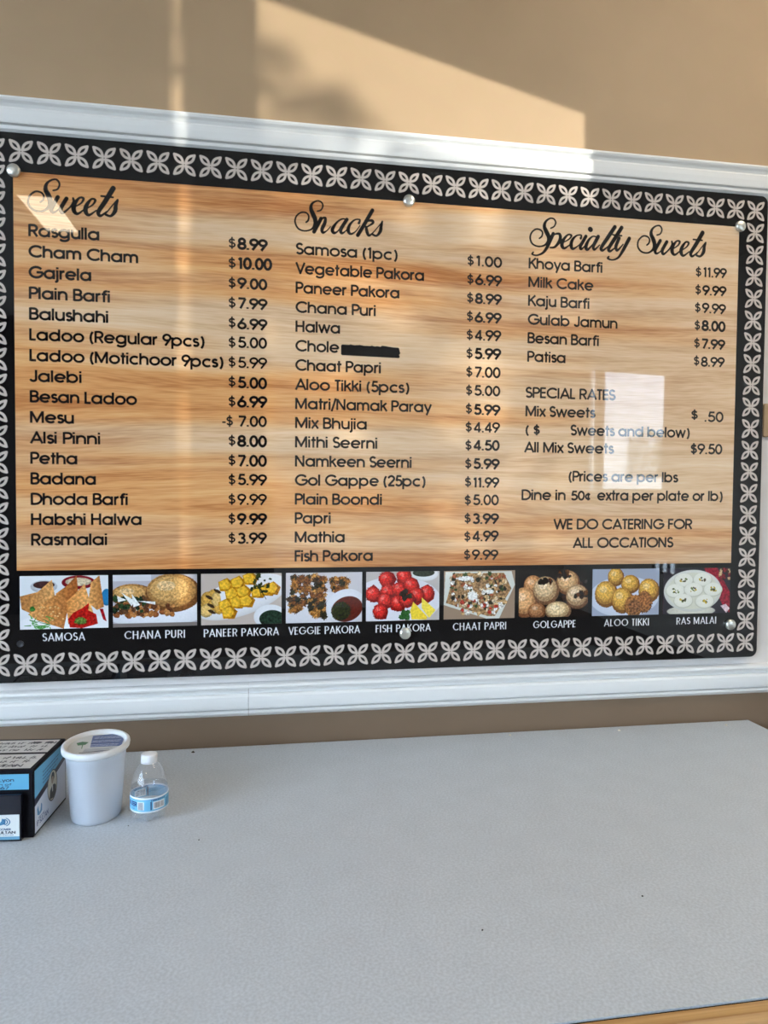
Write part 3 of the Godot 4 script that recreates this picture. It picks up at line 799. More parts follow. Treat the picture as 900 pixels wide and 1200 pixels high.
# the printed food pictures
func food(i: int) -> ImageTexture:
	var r := RandomNumberGenerator.new()
	r.seed = 100 + i
	var W := 248
	var H := 160
	var O := func(cv: Canvas, x, y, rx, ry, c, tone = 0.1, rim = 0.25, ragged = 0.0, turn = 0.0): cv.oval(x * W, y * H, rx * W, ry * H, turn, c, tone, rim, ragged)
	var cv: Canvas
	match i:
		0:
			cv = Canvas.new(W, H, srgb(214, 218, 222))
			O.call(cv, 0.98, 0.42, 0.06, 0.16, srgb(40, 120, 170))
			O.call(cv, 0.66, 0.13, 0.19, 0.13, srgb(128, 24, 36))
			O.call(cv, 0.66, 0.12, 0.15, 0.08, srgb(206, 190, 160), 0.3)
			O.call(cv, 0.27, 0.20, 0.15, 0.12, srgb(196, 200, 206))
			O.call(cv, 0.27, 0.17, 0.12, 0.07, srgb(64, 40, 38), 0.3)
			O.call(cv, 0.5, 0.95, 0.55, 0.25, srgb(232, 234, 238), 0.02, 0.1)
			for q in [[[0.36, 0.07, 0.20, 0.30, 0.0, 0.38, 0.02, 0.62, 0.12, 0.70, 0.40, 0.45], 168, 112, 60, 214, 160, 98], [[0.64, 0.0, 0.52, 0.20, 0.40, 0.34, 0.52, 0.52, 0.66, 0.42], 196, 128, 64, 150, 84, 40], [[0.90, 0.0, 0.80, 0.14, 0.77, 0.52, 0.87, 0.66, 0.95, 0.60], 214, 156, 92, 170, 110, 56], [[0.73, 0.16, 0.62, 0.34, 0.52, 0.50, 0.54, 0.92, 0.84, 0.78], 206, 138, 72, 228, 170, 104], [[0.49, 0.28, 0.28, 0.48, 0.09, 0.72, 0.20, 0.84, 0.49, 1.0, 0.54, 0.62], 214, 156, 92, 172, 108, 54]]:
				cv.poly(P(cv, q[0]), srgb(q[1], q[2], q[3]), 0.35, srgb(q[4], q[5], q[6]))
			for k in 16:
				O.call(cv, r.randf_range(0.2, 0.5), r.randf_range(0.55, 0.85), 0.012, 0.016, srgb(232, 186, 120), 0.2, 0.3)
			cv.poly(P(cv, [0.54, 0.82, 0.60, 0.70, 0.70, 0.62, 0.78, 0.52, 0.77, 0.66, 0.86, 0.74, 0.88, 0.92, 0.70, 1.0, 0.56, 0.98]), srgb(170, 26, 22), 0.5)
			cv.poly(P(cv, [0.90, 0.64, 0.94, 0.64, 0.98, 0.88, 0.94, 0.84]), srgb(156, 22, 30), 0.4)
			O.call(cv, 0.68, 0.86, 0.07, 0.07, srgb(96, 124, 50), 0.6, 0.4, 0.3)
			for k in 26:
				var p := Vector2(r.randf_range(0.10, 0.34) * W, r.randf_range(0.76, 0.99) * H)
				cv.seg(p, p + Vector2(r.randf_range(-26, 26), r.randf_range(-12, 8)), 1.6, 0.7, srgb(70, r.randf_range(120, 160), 60))
			O.call(cv, 0.14, 0.62, 0.03, 0.05, srgb(60, 120, 50), 0.5, 0.3, 0.3)
		1:
			cv = Canvas.new(W, H, srgb(176, 172, 180))
			cv.rect(0, 0, W * 0.45, H * 0.12, srgb(205, 205, 212))
			O.call(cv, 0.5, 0.74, 0.62, 0.26, srgb(222, 224, 230), 0.03, 0.08)
			cv.rect(0, H * 0.93, W, H, srgb(120, 112, 108))
			cv.lump(0.22 * W, 0.38 * H, 0.26 * W, 0.22 * H, 0.0, srgb(200, 154, 92), 0.04)
			cv.lump(0.70 * W, 0.33 * H, 0.33 * W, 0.37 * H, 0.0, srgb(204, 160, 98), 0.03)
			for k in 30:
				O.call(cv, r.randf_range(0.48, 0.95), r.randf_range(0.08, 0.55), 0.006, 0.008, srgb(150, 100, 50), 0.2, 0.0)
			blobs(cv, r, 46, Rect2(0.0, 0.58, 0.72, 0.20), Vector2(0.045, 0.07), [srgb(170, 108, 56), srgb(142, 82, 44), srgb(190, 130, 74), srgb(96, 56, 36)])
			blobs(cv, r, 26, Rect2(0.0, 0.44, 0.40, 0.26), Vector2(0.03, 0.08), [srgb(42, 66, 38), srgb(30, 46, 30), srgb(90, 60, 40)], 0.5, 0.3, 0.5)
			for q in [[0.10, 0.34, 0.26, 0.50, 0.22, 0.60], [0.22, 0.36, 0.32, 0.58, 0.24, 0.62], [0.28, 0.50, 0.50, 0.52, 0.50, 0.58], [0.05, 0.40, 0.16, 0.48, 0.06, 0.52]]:
				cv.poly(P(cv, q), srgb(226, 230, 228), 0.15)
		2:
			cv = Canvas.new(W, H, srgb(188, 174, 164))
			O.call(cv, 0.50, 0.46, 0.60, 0.36, srgb(226, 226, 228), 0.02, 0.12, 0.0, -0.32)
			blobs(cv, r, 9, Rect2(0.04, 0.30, 0.18, 0.44), Vector2(0.10, 0.15), [srgb(216, 166, 76), srgb(228, 190, 116)], 0.25, 0.4, 0.1)
			for q in [[0.10, 0.46], [0.12, 0.62], [0.20, 0.34], [0.13, 0.74]]:
				O.call(cv, q[0], q[1], 0.05, 0.03, srgb(60, 44, 30), 0.2, 0.0, 0.2, 0.5)
			for q in [[0.30, 0.22], [0.45, 0.18], [0.60, 0.10], [0.38, 0.40], [0.52, 0.36], [0.30, 0.62], [0.44, 0.56], [0.34, 0.76], [0.56, 0.54], [0.70, 0.36], [0.82, 0.32], [0.88, 0.30]]:
				cv.poly(P(cv, [q[0] - 0.09, q[1] - 0.06, q[0] + 0.02, q[1] - 0.14, q[0] + 0.11, q[1] - 0.02, q[0] + 0.07, q[1] + 0.13, q[0] - 0.07, q[1] + 0.12]), srgb(196, 138, 28), 0.4, srgb(150, 98, 22))
				cv.poly(P(cv, [q[0] - 0.08, q[1] - 0.05, q[0] + 0.01, q[1] - 0.12, q[0] + 0.07, q[1] - 0.01, q[0] + 0.03, q[1] + 0.09, q[0] - 0.06, q[1] + 0.08]), srgb(232, 186, 54), 0.25, srgb(216, 164, 44))
			blobs(cv, r, 16, Rect2(0.62, 0.02, 0.24, 0.36), Vector2(0.02, 0.055), [srgb(34, 44, 24), srgb(52, 60, 30)], 0.4, 0.2, 0.6)
			for k in 7:
				cv.seg(Vector2(0.72 * W, 0.28 * H), Vector2(r.randf_range(0.62, 0.88) * W, r.randf_range(0.05, 0.55) * H), 1.5, 0.7, srgb(44, 50, 26))
			O.call(cv, 0.86, 0.86, 0.21, 0.24, srgb(226, 228, 232), 0.02, 0.12)
			O.call(cv, 0.88, 0.90, 0.16, 0.17, srgb(34, 52, 40), 0.6, 0.2)
		3:
			cv = Canvas.new(W, H, srgb(196, 192, 196))
			O.call(cv, 0.4, 0.72, 0.60, 0.34, srgb(212, 212, 218), 0.02, 0.06)
			for q in [[Rect2(0.08, 0.08, 0.22, 0.30), 30], [Rect2(0.36, 0.08, 0.16, 0.36), 24], [Rect2(0.60, 0.12, 0.20, 0.26), 26], [Rect2(0.04, 0.50, 0.16, 0.26), 26], [Rect2(0.20, 0.36, 0.30, 0.26), 24], [Rect2(0.30, 0.62, 0.20, 0.26), 30]]:
				blobs(cv, r, q[1], q[0], Vector2(0.04, 0.09), [srgb(150, 98, 44), srgb(116, 68, 32), srgb(62, 44, 28), srgb(186, 130, 62), srgb(44, 40, 24)], 0.7, 0.4, 0.7)
			O.call(cv, 0.79, 0.70, 0.27, 0.36, srgb(224, 226, 232), 0.02, 0.16, 0.0, -0.3)
			O.call(cv, 0.80, 0.74, 0.21, 0.25, srgb(92, 30, 20), 0.2, 0.1, 0.0, -0.3)
			O.call(cv, 0.72, 0.78, 0.13, 0.19, srgb(40, 44, 24), 0.7, 0.1, 0.2, -0.3)
		4:
			cv = Canvas.new(W, H, srgb(186, 178, 176))
			O.call(cv, 0.40, 0.60, 0.62, 0.50, srgb(218, 218, 226), 0.02, 0.05)
			O.call(cv, 0.80, 0.06, 0.18, 0.14, srgb(222, 224, 226), 0.02, 0.1)
			O.call(cv, 0.78, 0.03, 0.15, 0.08, srgb(50, 56, 44), 0.4)
			for q in [[0.28, 0.16], [0.52, 0.12], [0.10, 0.46], [0.30, 0.42], [0.46, 0.38], [0.62, 0.30], [0.84, 0.46], [0.26, 0.60], [0.44, 0.66], [0.20, 0.82], [0.70, 0.50], [0.56, 0.58]]:
				var pts := []
				for k in 8:
					var a := TAU * k / 8.0
					pts.append(q[0] + cos(a) * 0.125 * r.randf_range(0.75, 1.1))
					pts.append(q[1] + sin(a) * 0.19 * r.randf_range(0.75, 1.1))
				cv.poly(P(cv, pts), srgb(150, 16, 18), 0.6, srgb(110, 8, 12))
				cv.lump((q[0] - 0.015) * W, (q[1] - 0.02) * H, 0.10 * W, 0.15 * H, r.randf() * 3.0, srgb(222, 44, 38), 0.3)
			blobs(cv, r, 14, Rect2(0.48, 0.40, 0.14, 0.16), Vector2(0.03, 0.06), [srgb(40, 30, 22), srgb(30, 46, 24)], 0.4, 0.3, 0.5)
			blobs(cv, r, 8, Rect2(0.46, 0.84, 0.12, 0.10), Vector2(0.05, 0.08), [srgb(48, 96, 44)], 0.4, 0.3, 0.4)
			cv.poly(P(cv, [0.64, 0.62, 0.60, 0.80, 0.62, 0.98, 0.82, 0.99, 0.84, 0.94]), srgb(236, 206, 60), 0.15)
			cv.poly(P(cv, [0.76, 0.54, 0.76, 0.76, 0.86, 0.96, 0.95, 0.80]), srgb(240, 216, 80), 0.15)
		5:
			cv = Canvas.new(W, H, srgb(150, 128, 108))
			cv.poly(P(cv, [0.02, 0.02, 0.95, 0.02, 1.0, 0.30, 0.78, 1.0, 0.60, 1.0, 0.0, 0.70]), srgb(206, 208, 200), 0.02)
			cv.poly(P(cv, [0.14, 0.05, 0.84, 0.05, 0.95, 0.38, 0.72, 0.95, 0.62, 0.95, 0.03, 0.66]), srgb(150, 116, 80), 0.6)
			blobs(cv, r, 150, Rect2(0.10, 0.06, 0.76, 0.68), Vector2(0.025, 0.06), [srgb(196, 160, 112), srgb(218, 196, 160), srgb(52, 48, 34), srgb(60, 78, 44), srgb(150, 84, 54), srgb(230, 226, 218), srgb(36, 34, 28), srgb(176, 140, 90)], 0.5, 0.35, 0.5)
			blobs(cv, r, 46, Rect2(0.24, 0.50, 0.50, 0.40), Vector2(0.025, 0.06), [srgb(196, 160, 112), srgb(218, 196, 160), srgb(52, 48, 34), srgb(180, 60, 44), srgb(230, 226, 218)], 0.5, 0.35, 0.5)
			for q in [[0.30, 0.16, 0.12, 0.05], [0.40, 0.52, 0.07, 0.10], [0.64, 0.44, 0.06, 0.05]]:
				O.call(cv, q[0], q[1], q[2], q[3], srgb(232, 232, 228), 0.2, 0.1, 0.4)
		6:
			cv = Canvas.new(W, H, srgb(28, 22, 20))
			blobs(cv, r, 20, Rect2(0.6, 0.2, 0.4, 0.7), Vector2(0.05, 0.1), [srgb(52, 36, 30), srgb(40, 30, 26)], 0.4, 0.3, 0.3)
			for q in [[0.20, 0.32, 0.14, 0.22, 206, 150, 100], [0.08, 0.66, 0.18, 0.32, 222, 170, 118], [0.70, 0.26, 0.17, 0.26, 214, 172, 124], [0.38, 0.42, 0.19, 0.30, 214, 184, 142], [0.84, 0.56, 0.17, 0.26, 206, 176, 138], [0.26, 0.86, 0.13, 0.18, 170, 120, 80], [0.56, 0.86, 0.19, 0.20, 226, 200, 156]]:
				cv.lump(q[0] * W, q[1] * H, q[2] * W, q[3] * H, 0.0, srgb(q[4], q[5], q[6]), 0.02)
			for q in [[0.38, 0.24], [0.66, 0.10], [0.90, 0.52]]:
				blobs(cv, r, 16, Rect2(q[0] - 0.08, q[1] - 0.06, 0.16, 0.12), Vector2(0.025, 0.06), [srgb(44, 26, 18), srgb(92, 54, 28), srgb(28, 20, 16)], 0.5, 0.3, 0.5)
		7:
			cv = Canvas.new(W, H, srgb(150, 158, 176))
			O.call(cv, 0.48, 0.60, 0.52, 0.44, srgb(196, 204, 218), 0.02, 0.06)
			for q in [[0.34, 0.16, 0.12, 0.20], [0.56, 0.32, 0.14, 0.20], [0.20, 0.52, 0.17, 0.28], [0.84, 0.46, 0.16, 0.26], [0.44, 0.66, 0.16, 0.28]]:
				cv.lump(q[0] * W, q[1] * H, q[2] * W, q[3] * H, 0.0, srgb(216, 168, 74), 0.06)
			O.call(cv, 0.62, 0.80, 0.14, 0.24, srgb(170, 112, 54), 0.6, 0.4, 0.15)
			O.call(cv, 0.78, 0.72, 0.12, 0.24, srgb(150, 96, 50), 0.7, 0.4, 0.2)
			O.call(cv, 0.63, 0.82, 0.09, 0.16, srgb(126, 82, 48), 0.8, 0.2, 0.3)
		8:
			cv = Canvas.new(W, H, srgb(40, 36, 44))
			cv.poly(P(cv, [0.60, 0.0, 0.8, 0.0, 1.0, 0.55, 1.0, 1.0, 0.92, 0.9]), srgb(140, 24, 44), 0.5)
			blobs(cv, r, 22, Rect2(0.84, 0.0, 0.16, 0.25), Vector2(0.02, 0.05), [srgb(60, 36, 30), srgb(196, 160, 120), srgb(120, 30, 40)], 0.4, 0.3, 0.5)
			cv.poly(P(cv, [0.86, 0.84, 0.94, 0.80, 1.0, 0.90, 0.95, 1.0]), srgb(214, 190, 196), 0.2)
			O.call(cv, 0.42, 0.94, 0.36, 0.12, srgb(206, 204, 190), 0.05, 0.2)
			O.call(cv, 0.44, 0.50, 0.43, 0.46, srgb(214, 216, 208), 0.02, 0.12)
			O.call(cv, 0.44, 0.50, 0.38, 0.40, srgb(206, 206, 188), 0.03, 0.0)
			for q in [[0.30, 0.27], [0.58, 0.26], [0.18, 0.50], [0.45, 0.48], [0.74, 0.48], [0.30, 0.72], [0.62, 0.74]]:
				O.call(cv, q[0], q[1], 0.145, 0.155, srgb(190, 190, 172), 0.02, 0.05)
				O.call(cv, q[0], q[1] - 0.01, 0.135, 0.145, srgb(226, 226, 214), 0.03, 0.06)
				blobs(cv, r, 9, Rect2(q[0] - 0.045, q[1] - 0.05, 0.09, 0.09), Vector2(0.012, 0.032), [srgb(190, 160, 44), srgb(90, 104, 48), srgb(70, 60, 36)], 0.4, 0.2, 0.5)
	return cv.texture()

# ------------------------------------------------------------------ the table
func build_table():
	var t := thing("table", "long grey laminate table with a wooden front edge against the wall", "table", Vector3(0, 0, 0))
	var x0 := -1.045
	var x1 := 0.785
	var z0 := WALL + 0.008
	var z1 := 0.7685
	# laminate: pale grey with fine woven flecks and a few small stains
	var size := 1024
	var f1 := FastNoiseLite.new()
	f1.seed = 31
	f1.frequency = 0.16
	f1.fractal_octaves = 2
	var f2 := FastNoiseLite.new()
	f2.seed = 32
	f2.frequency = 0.010
	f2.fractal_octaves = 4
	var a := f1.get_seamless_image(size, size)
	var b := f2.get_seamless_image(size, size)
	var im := Image.create(size, size, false, Image.FORMAT_RGB8)
	for y in size:
		for x in size:
			var v := 0.80 + 0.11 * (a.get_pixel(x, y).r - 0.5) + 0.022 * (b.get_pixel(x, y).r - 0.5)
			im.set_pixel(x, y, Color(v * 0.945, v * 0.975, v))
	var top := mat(Color.WHITE, 0.42, 0.0, ImageTexture.create_from_image(im))
	top.uv1_triplanar = true
	top.uv1_world_triplanar = true
	top.uv1_scale = Vector3(1.3, 1.3, 1.3)
	put("table_top", box_mesh(Vector3(x0, TY - 0.028, z0), Vector3(x1, TY, z1)), top, t)
	put("edge_joint", box_mesh(Vector3(x0, TY - 0.028, z1), Vector3(x1, TY - 0.0025, z1 + 0.003)), M.matt_black, t)
	# rounded wooden lipping along the front
	var ws := 256
	var wi := Image.create(ws, ws, false, Image.FORMAT_RGB8)
	var wn := FastNoiseLite.new()
	wn.seed = 40
	wn.frequency = 0.03
	for y in ws:
		for x in ws:
			var v := clampf(0.5 + 0.7 * wn.get_noise_2d(x * 0.15, y * 2.2), 0, 1)
			wi.set_pixel(x, y, srgb(150, 104, 56).lerp(srgb(206, 164, 106), v))
	var wood := mat(Color.WHITE, 0.35, 0.0, ImageTexture.create_from_image(wi))
	wood.uv1_triplanar = true
	wood.uv1_scale = Vector3(2, 12, 12)
	var prof := []
	var zf := z1 + 0.003
	prof.append(Vector2(zf, TY - 0.001))
	for k in 9:
		var an := PI / 2 - PI * k / 8.0
		prof.append(Vector2(zf + 0.006 + 0.016 * cos(an), TY - 0.017 + 0.0155 * sin(an)))
	prof.append(Vector2(zf, TY - 0.0325))
	put("wood_edge", rail(prof, x0, x1), wood, t)
	put("apron", box_mesh(Vector3(x0 + 0.08, TY - 0.10, 0.06), Vector3(x1 - 0.08, TY - 0.028, 0.70)), M.black, t)
	for x in [x0 + 0.10, x1 - 0.15]:
		for z in [0.06, 0.65]:
			put("leg", box_mesh(Vector3(x, 0, z), Vector3(x + 0.05, TY - 0.10, z + 0.05)), M.black, t)

# ------------------------------------------------------------------ the carton
func build_carton():
	var wide := 0.20
	var deep := 0.129
	var high := 0.100
	var turn := -0.086
	var t := thing("carton", "black and light blue cardboard carton with a card pocket beside the tub", "box", Vector3(-0.6085, TY, 0.3125), turn)
	# local axes: x to the left is negative, z = 0 is the front face, the right face is x = 0
	var shell := mat(srgb(12, 12, 19), 0.5)
	shell.metallic_specular = 0.25
	put("body", prism(rounded(-wide, 0.0, 0.0, high, 0.0015, 2), -deep, 0.0, 0.001), shell, t)
	# two pale labels on top
	for k in 2:
		var cv := Canvas.new(360, 110, srgb(204, 202, 198))
		var ink := srgb(46, 44, 48)
		for line in 3:
			var y := 34.0 + line * 30.0
			var x := 14.0 + 10.0 * line
			while x < 330.0:
				var n := rng.randi_range(2, 5)
				for j in n:
					cv.seg(Vector2(x + j * 9, y), Vector2(x + j * 9 + rng.randf_range(-2, 7), y - rng.randf_range(9, 19)), 1.6, 1.6, ink)
					cv.seg(Vector2(x + j * 9, y - rng.randf_range(0, 14)), Vector2(x + j * 9 + 8, y - rng.randf_range(0, 14)), 1.3, 1.3, ink)
				x += n * 9.0 + rng.randf_range(8, 18)
		if k == 0:
			write(cv, "IP SULTAN", Vector2(190, 98), 20, 140, 0.17, ink)
		else:
			cv.oval(300, 24, 14, 9, 0, ink, 0.3)
			cv.oval(336, 22, 12, 8, 0, ink, 0.3)
		var z0 := -0.005 if k == 0 else -0.068
		var dz := 0.056 if k == 0 else 0.054
		var lab := start()
		var y := high + 0.0004
		var x1 := -0.006
		quad(lab, Vector3(-wide + 0.006, y, z0), Vector3(x1, y, z0), Vector3(x1, y, z0 - dz), Vector3(-wide + 0.006, y, z0 - dz))
		var o := put("top_label", done(lab), mat(Color.WHITE, 0.4, 0.0, cv.texture()), t)
		o.set_meta("label", "pale printed label on the carton top")
	# light blue strip across the front
	var blue := srgb(96, 170, 204)
	var fc := Canvas.new(400, 72, blue)
	write(fc, "nwel Lyon", Vector2(262, 34), 15, 94, 0.15, srgb(24, 40, 66))
	write(fc, "tion of", Vector2(290, 52), 10, 58, 0.15, srgb(24, 40, 66))
	write(fc, "0667", Vector2(290, 69), 13, 50, 0.16, srgb(24, 40, 66))
	put("front_strip", slab(-wide + 0.004, high - 0.0285, -0.006, high - 0.006, 0.0, 0.0004), mat(Color.WHITE, 0.35, 0.0, fc.texture()), t)
	# side print: blue above a slanted dark band, white below, an oval portrait and an emblem
	var sw := 320
	var sh := 256
	var sc := Canvas.new(sw, sh, srgb(214, 218, 228))
	sc.poly(PackedVector2Array([Vector2(0, 0), Vector2(sw, 0), Vector2(sw, sh * 0.24), Vector2(0, sh * 0.47)]), blue)
	sc.poly(PackedVector2Array([Vector2(0, sh * 0.45), Vector2(sw, sh * 0.22), Vector2(sw, sh * 0.30), Vector2(0, sh * 0.57)]), srgb(36, 34, 58))
	var navy := srgb(30, 52, 92)
	for k in 4:
		var y := 42.0 + 15.0 * k
		var x := 80.0
		while x < 250.0 - 24.0 * k:
			var l := rng.randf_range(8, 22)
			sc.seg(Vector2(x, y - x * 0.06), Vector2(x + l, y - (x + l) * 0.06), 2.0, 1.6, navy)
			x += l + 6.0
	sc.oval(176, 134, 52, 66, 0, srgb(26, 26, 32))
	sc.oval(176, 134, 48, 62, 0, srgb(206, 198, 178), 0.1)
	sc.oval(180, 100, 17, 20, 0, srgb(34, 32, 34), 0.2)
	sc.oval(177, 112, 12, 16, 0, srgb(168, 142, 116), 0.2)
	sc.poly(PackedVector2Array([Vector2(146, 184), Vector2(152, 150), Vector2(174, 134), Vector2(200, 138), Vector2(214, 150), Vector2(212, 178), Vector2(190, 194)]), srgb(30, 30, 36), 0.2)
	sc.poly(PackedVector2Array([Vector2(170, 134), Vector2(180, 134), Vector2(182, 160), Vector2(174, 164)]), srgb(214, 212, 206))
	emblem(sc, Vector2(46, 178), 24.0, srgb(70, 132, 178))
	write(sc, "IP SULTAN", Vector2(18, 236), 22, 112, 0.16, srgb(74, 84, 128))
	write(sc, "discover", Vector2(34, 212), 9, 60, 0.16, srgb(90, 100, 140))
	var side := start()
	quad(side, Vector3(0.0004, 0.004, -0.004), Vector3(0.0004, 0.004, -deep + 0.004), Vector3(0.0004, high - 0.004, -deep + 0.004), Vector3(0.0004, high - 0.004, -0.004))
	put("side_print", done(side), mat(Color.WHITE, 0.35, 0.0, sc.texture()), t)
	# pocket on the front holding a card
	var pk := put("card_pocket", slab(-wide + 0.02, 0.001, -0.013, 0.068, 0.0, 0.011, 0.001), mat(srgb(16, 17, 30), 0.15), t)
	var cc := Canvas.new(400, 160, srgb(216, 220, 218))
	cc.rect(0, 140, 400, 160, srgb(96, 150, 178))
	emblem(cc, Vector2(328, 46), 26.0, srgb(60, 120, 158))
	for k in 3:
		for j in 8:
			var a0 := -0.9 + 0.22 * j
			var c0 := Vector2(336, 46)
			cc.seg(c0 + Vector2(cos(a0), sin(a0)) * (16.0 + 8.0 * k), c0 + Vector2(cos(a0 + 0.22), sin(a0 + 0.22)) * (16.0 + 8.0 * k), 1.8, 1.8, srgb(40, 90, 130))
	write(cc, "DISCOVER", Vector2(312, 100), 13, 58, 0.18, srgb(40, 66, 100))
	write(cc, "TIP SULTAN", Vector2(292, 122), 17, 94, 0.18, srgb(34, 36, 50))
	write(cc, "ISLAMIC CENTER", Vector2(300, 134), 7, 80, 0.14, srgb(90, 110, 140))
	var card := put("card", slab(-wide + 0.022, 0.004, -0.015, 0.040, 0.011, 0.0116), mat(Color.WHITE, 0.3, 0.0, cc.texture()), pk)
	card.set_meta("label", "white card with a blue emblem and lettering")

func emblem(cv: Canvas, c: Vector2, r: float, col: Color):
	for s in [-1.0, 1.0]:
		cv.poly(PackedVector2Array([c + Vector2(0.05 * s, 0.9) * r, c + Vector2(0.95 * s, 0.55) * r, c + Vector2(1.0 * s, -0.5) * r, c + Vector2(0.55 * s, -0.9) * r, c + Vector2(0.45 * s, -0.2) * r, c + Vector2(0.05 * s, 0.2) * r]), col)
	cv.oval(c.x, c.y - 0.05 * r, 0.36 * r, 0.36 * r, 0, srgb(214, 220, 226))

# ------------------------------------------------------------------ the deli tub
func build_tub():
	var t := thing("deli_tub", "tall oval translucent white plastic tub with a lid between carton and bottle", "tub", Vector3(-0.5368, TY, 0.2455))
	var milk := mat(Color(0.90, 0.93, 0.97, 0.62), 0.32)
	milk.transparency = BaseMaterial3D.TRANSPARENCY_ALPHA
	milk.backlight_enabled = true
	milk.backlight = Color(0.5, 0.5, 0.5)
	var stretch := 1.22
	var out := [Vector2(0.0, 0.0025), Vector2(0.026, 0.0025), Vector2(0.031, 0.0005), Vector2(0.0345, 0.0), Vector2(0.0362, 0.0018), Vector2(0.0370, 0.006), Vector2(0.0385, 0.030), Vector2(0.0405, 0.060), Vector2(0.0424, 0.088), Vector2(0.0428, 0.0885), Vector2(0.0440, 0.106)]
	put("body", lathe(out, 64, 1.0, stretch), milk, t)
	# a little of the contents left in the bottom
	put("contents", lathe([Vector2(0.0, 0.004), Vector2(0.033, 0.004), Vector2(0.0348, 0.008), Vector2(0.0352, 0.014), Vector2(0.030, 0.018), Vector2(0.018, 0.016), Vector2(0.0, 0.019)], 40, 1.0, stretch), mat(srgb(176, 180, 188), 0.6), t)
	var lid_mat := mat(srgb(226, 229, 230), 0.35)
	lid_mat.backlight_enabled = true
	lid_mat.backlight = Color(0.4, 0.4, 0.4)
	var lid := put("lid", lathe([Vector2(0.0445, 0.1045), Vector2(0.0475, 0.1035), Vector2(0.0490, 0.1048), Vector2(0.0496, 0.109), Vector2(0.0490, 0.1125), Vector2(0.0470, 0.1140), Vector2(0.0440, 0.1135), Vector2(0.0425, 0.1110), Vector2(0.0415, 0.1085), Vector2(0.0, 0.1085)], 64, 1.0, 1.20), lid_mat, t)
	# printed lid insert: blue lettering block and a green leaf
	var cv := Canvas.new(200, 240, srgb(206, 208, 204))
	cv.poly(PackedVector2Array([Vector2(66, 20), Vector2(190, 0), Vector2(198, 150), Vector2(84, 150)]), srgb(78, 98, 146), 0.3)
	for k in 9:
		var y := 26.0 + 14.0 * k
		var x := 80.0
		while x < 180.0:
			var l := rng.randf_range(6, 20)
			cv.seg(Vector2(x, y), Vector2(minf(x + l, 184.0), y - 1.0), 2.2, 2.2, srgb(206, 212, 222) if k % 3 else srgb(36, 48, 92))
			x += l + 5.0
	cv.poly(PackedVector2Array([Vector2(22, 96), Vector2(40, 84), Vector2(66, 92), Vector2(60, 120), Vector2(34, 124)]), srgb(40, 106, 58), 0.3)
	cv.seg(Vector2(50, 118), Vector2(56, 160), 2.0, 1.4, srgb(60, 120, 70))
	for k in 5:
		cv.seg(Vector2(70, 170 + k * 11), Vector2(168 - k * 9, 168 + k * 11), 1.8, 1.8, srgb(96, 110, 140))
	cv.seg(Vector2(60, 206), Vector2(176, 188), 3.0, 2.0, srgb(60, 60, 60))
	var disc := PackedVector2Array()
	for k in 48:
		disc.append(Vector2(0.0400 * cos(TAU * k / 48.0), 0.0400 * 1.2 * sin(TAU * k / 48.0)))
	var lab := put("lid_label", prism(disc, 0.0, 0.0004), mat(Color.WHITE, 0.3, 0.0, cv.texture()), lid, Vector3(0, 0.1087, 0))
	lab.rotation.x = -PI / 2

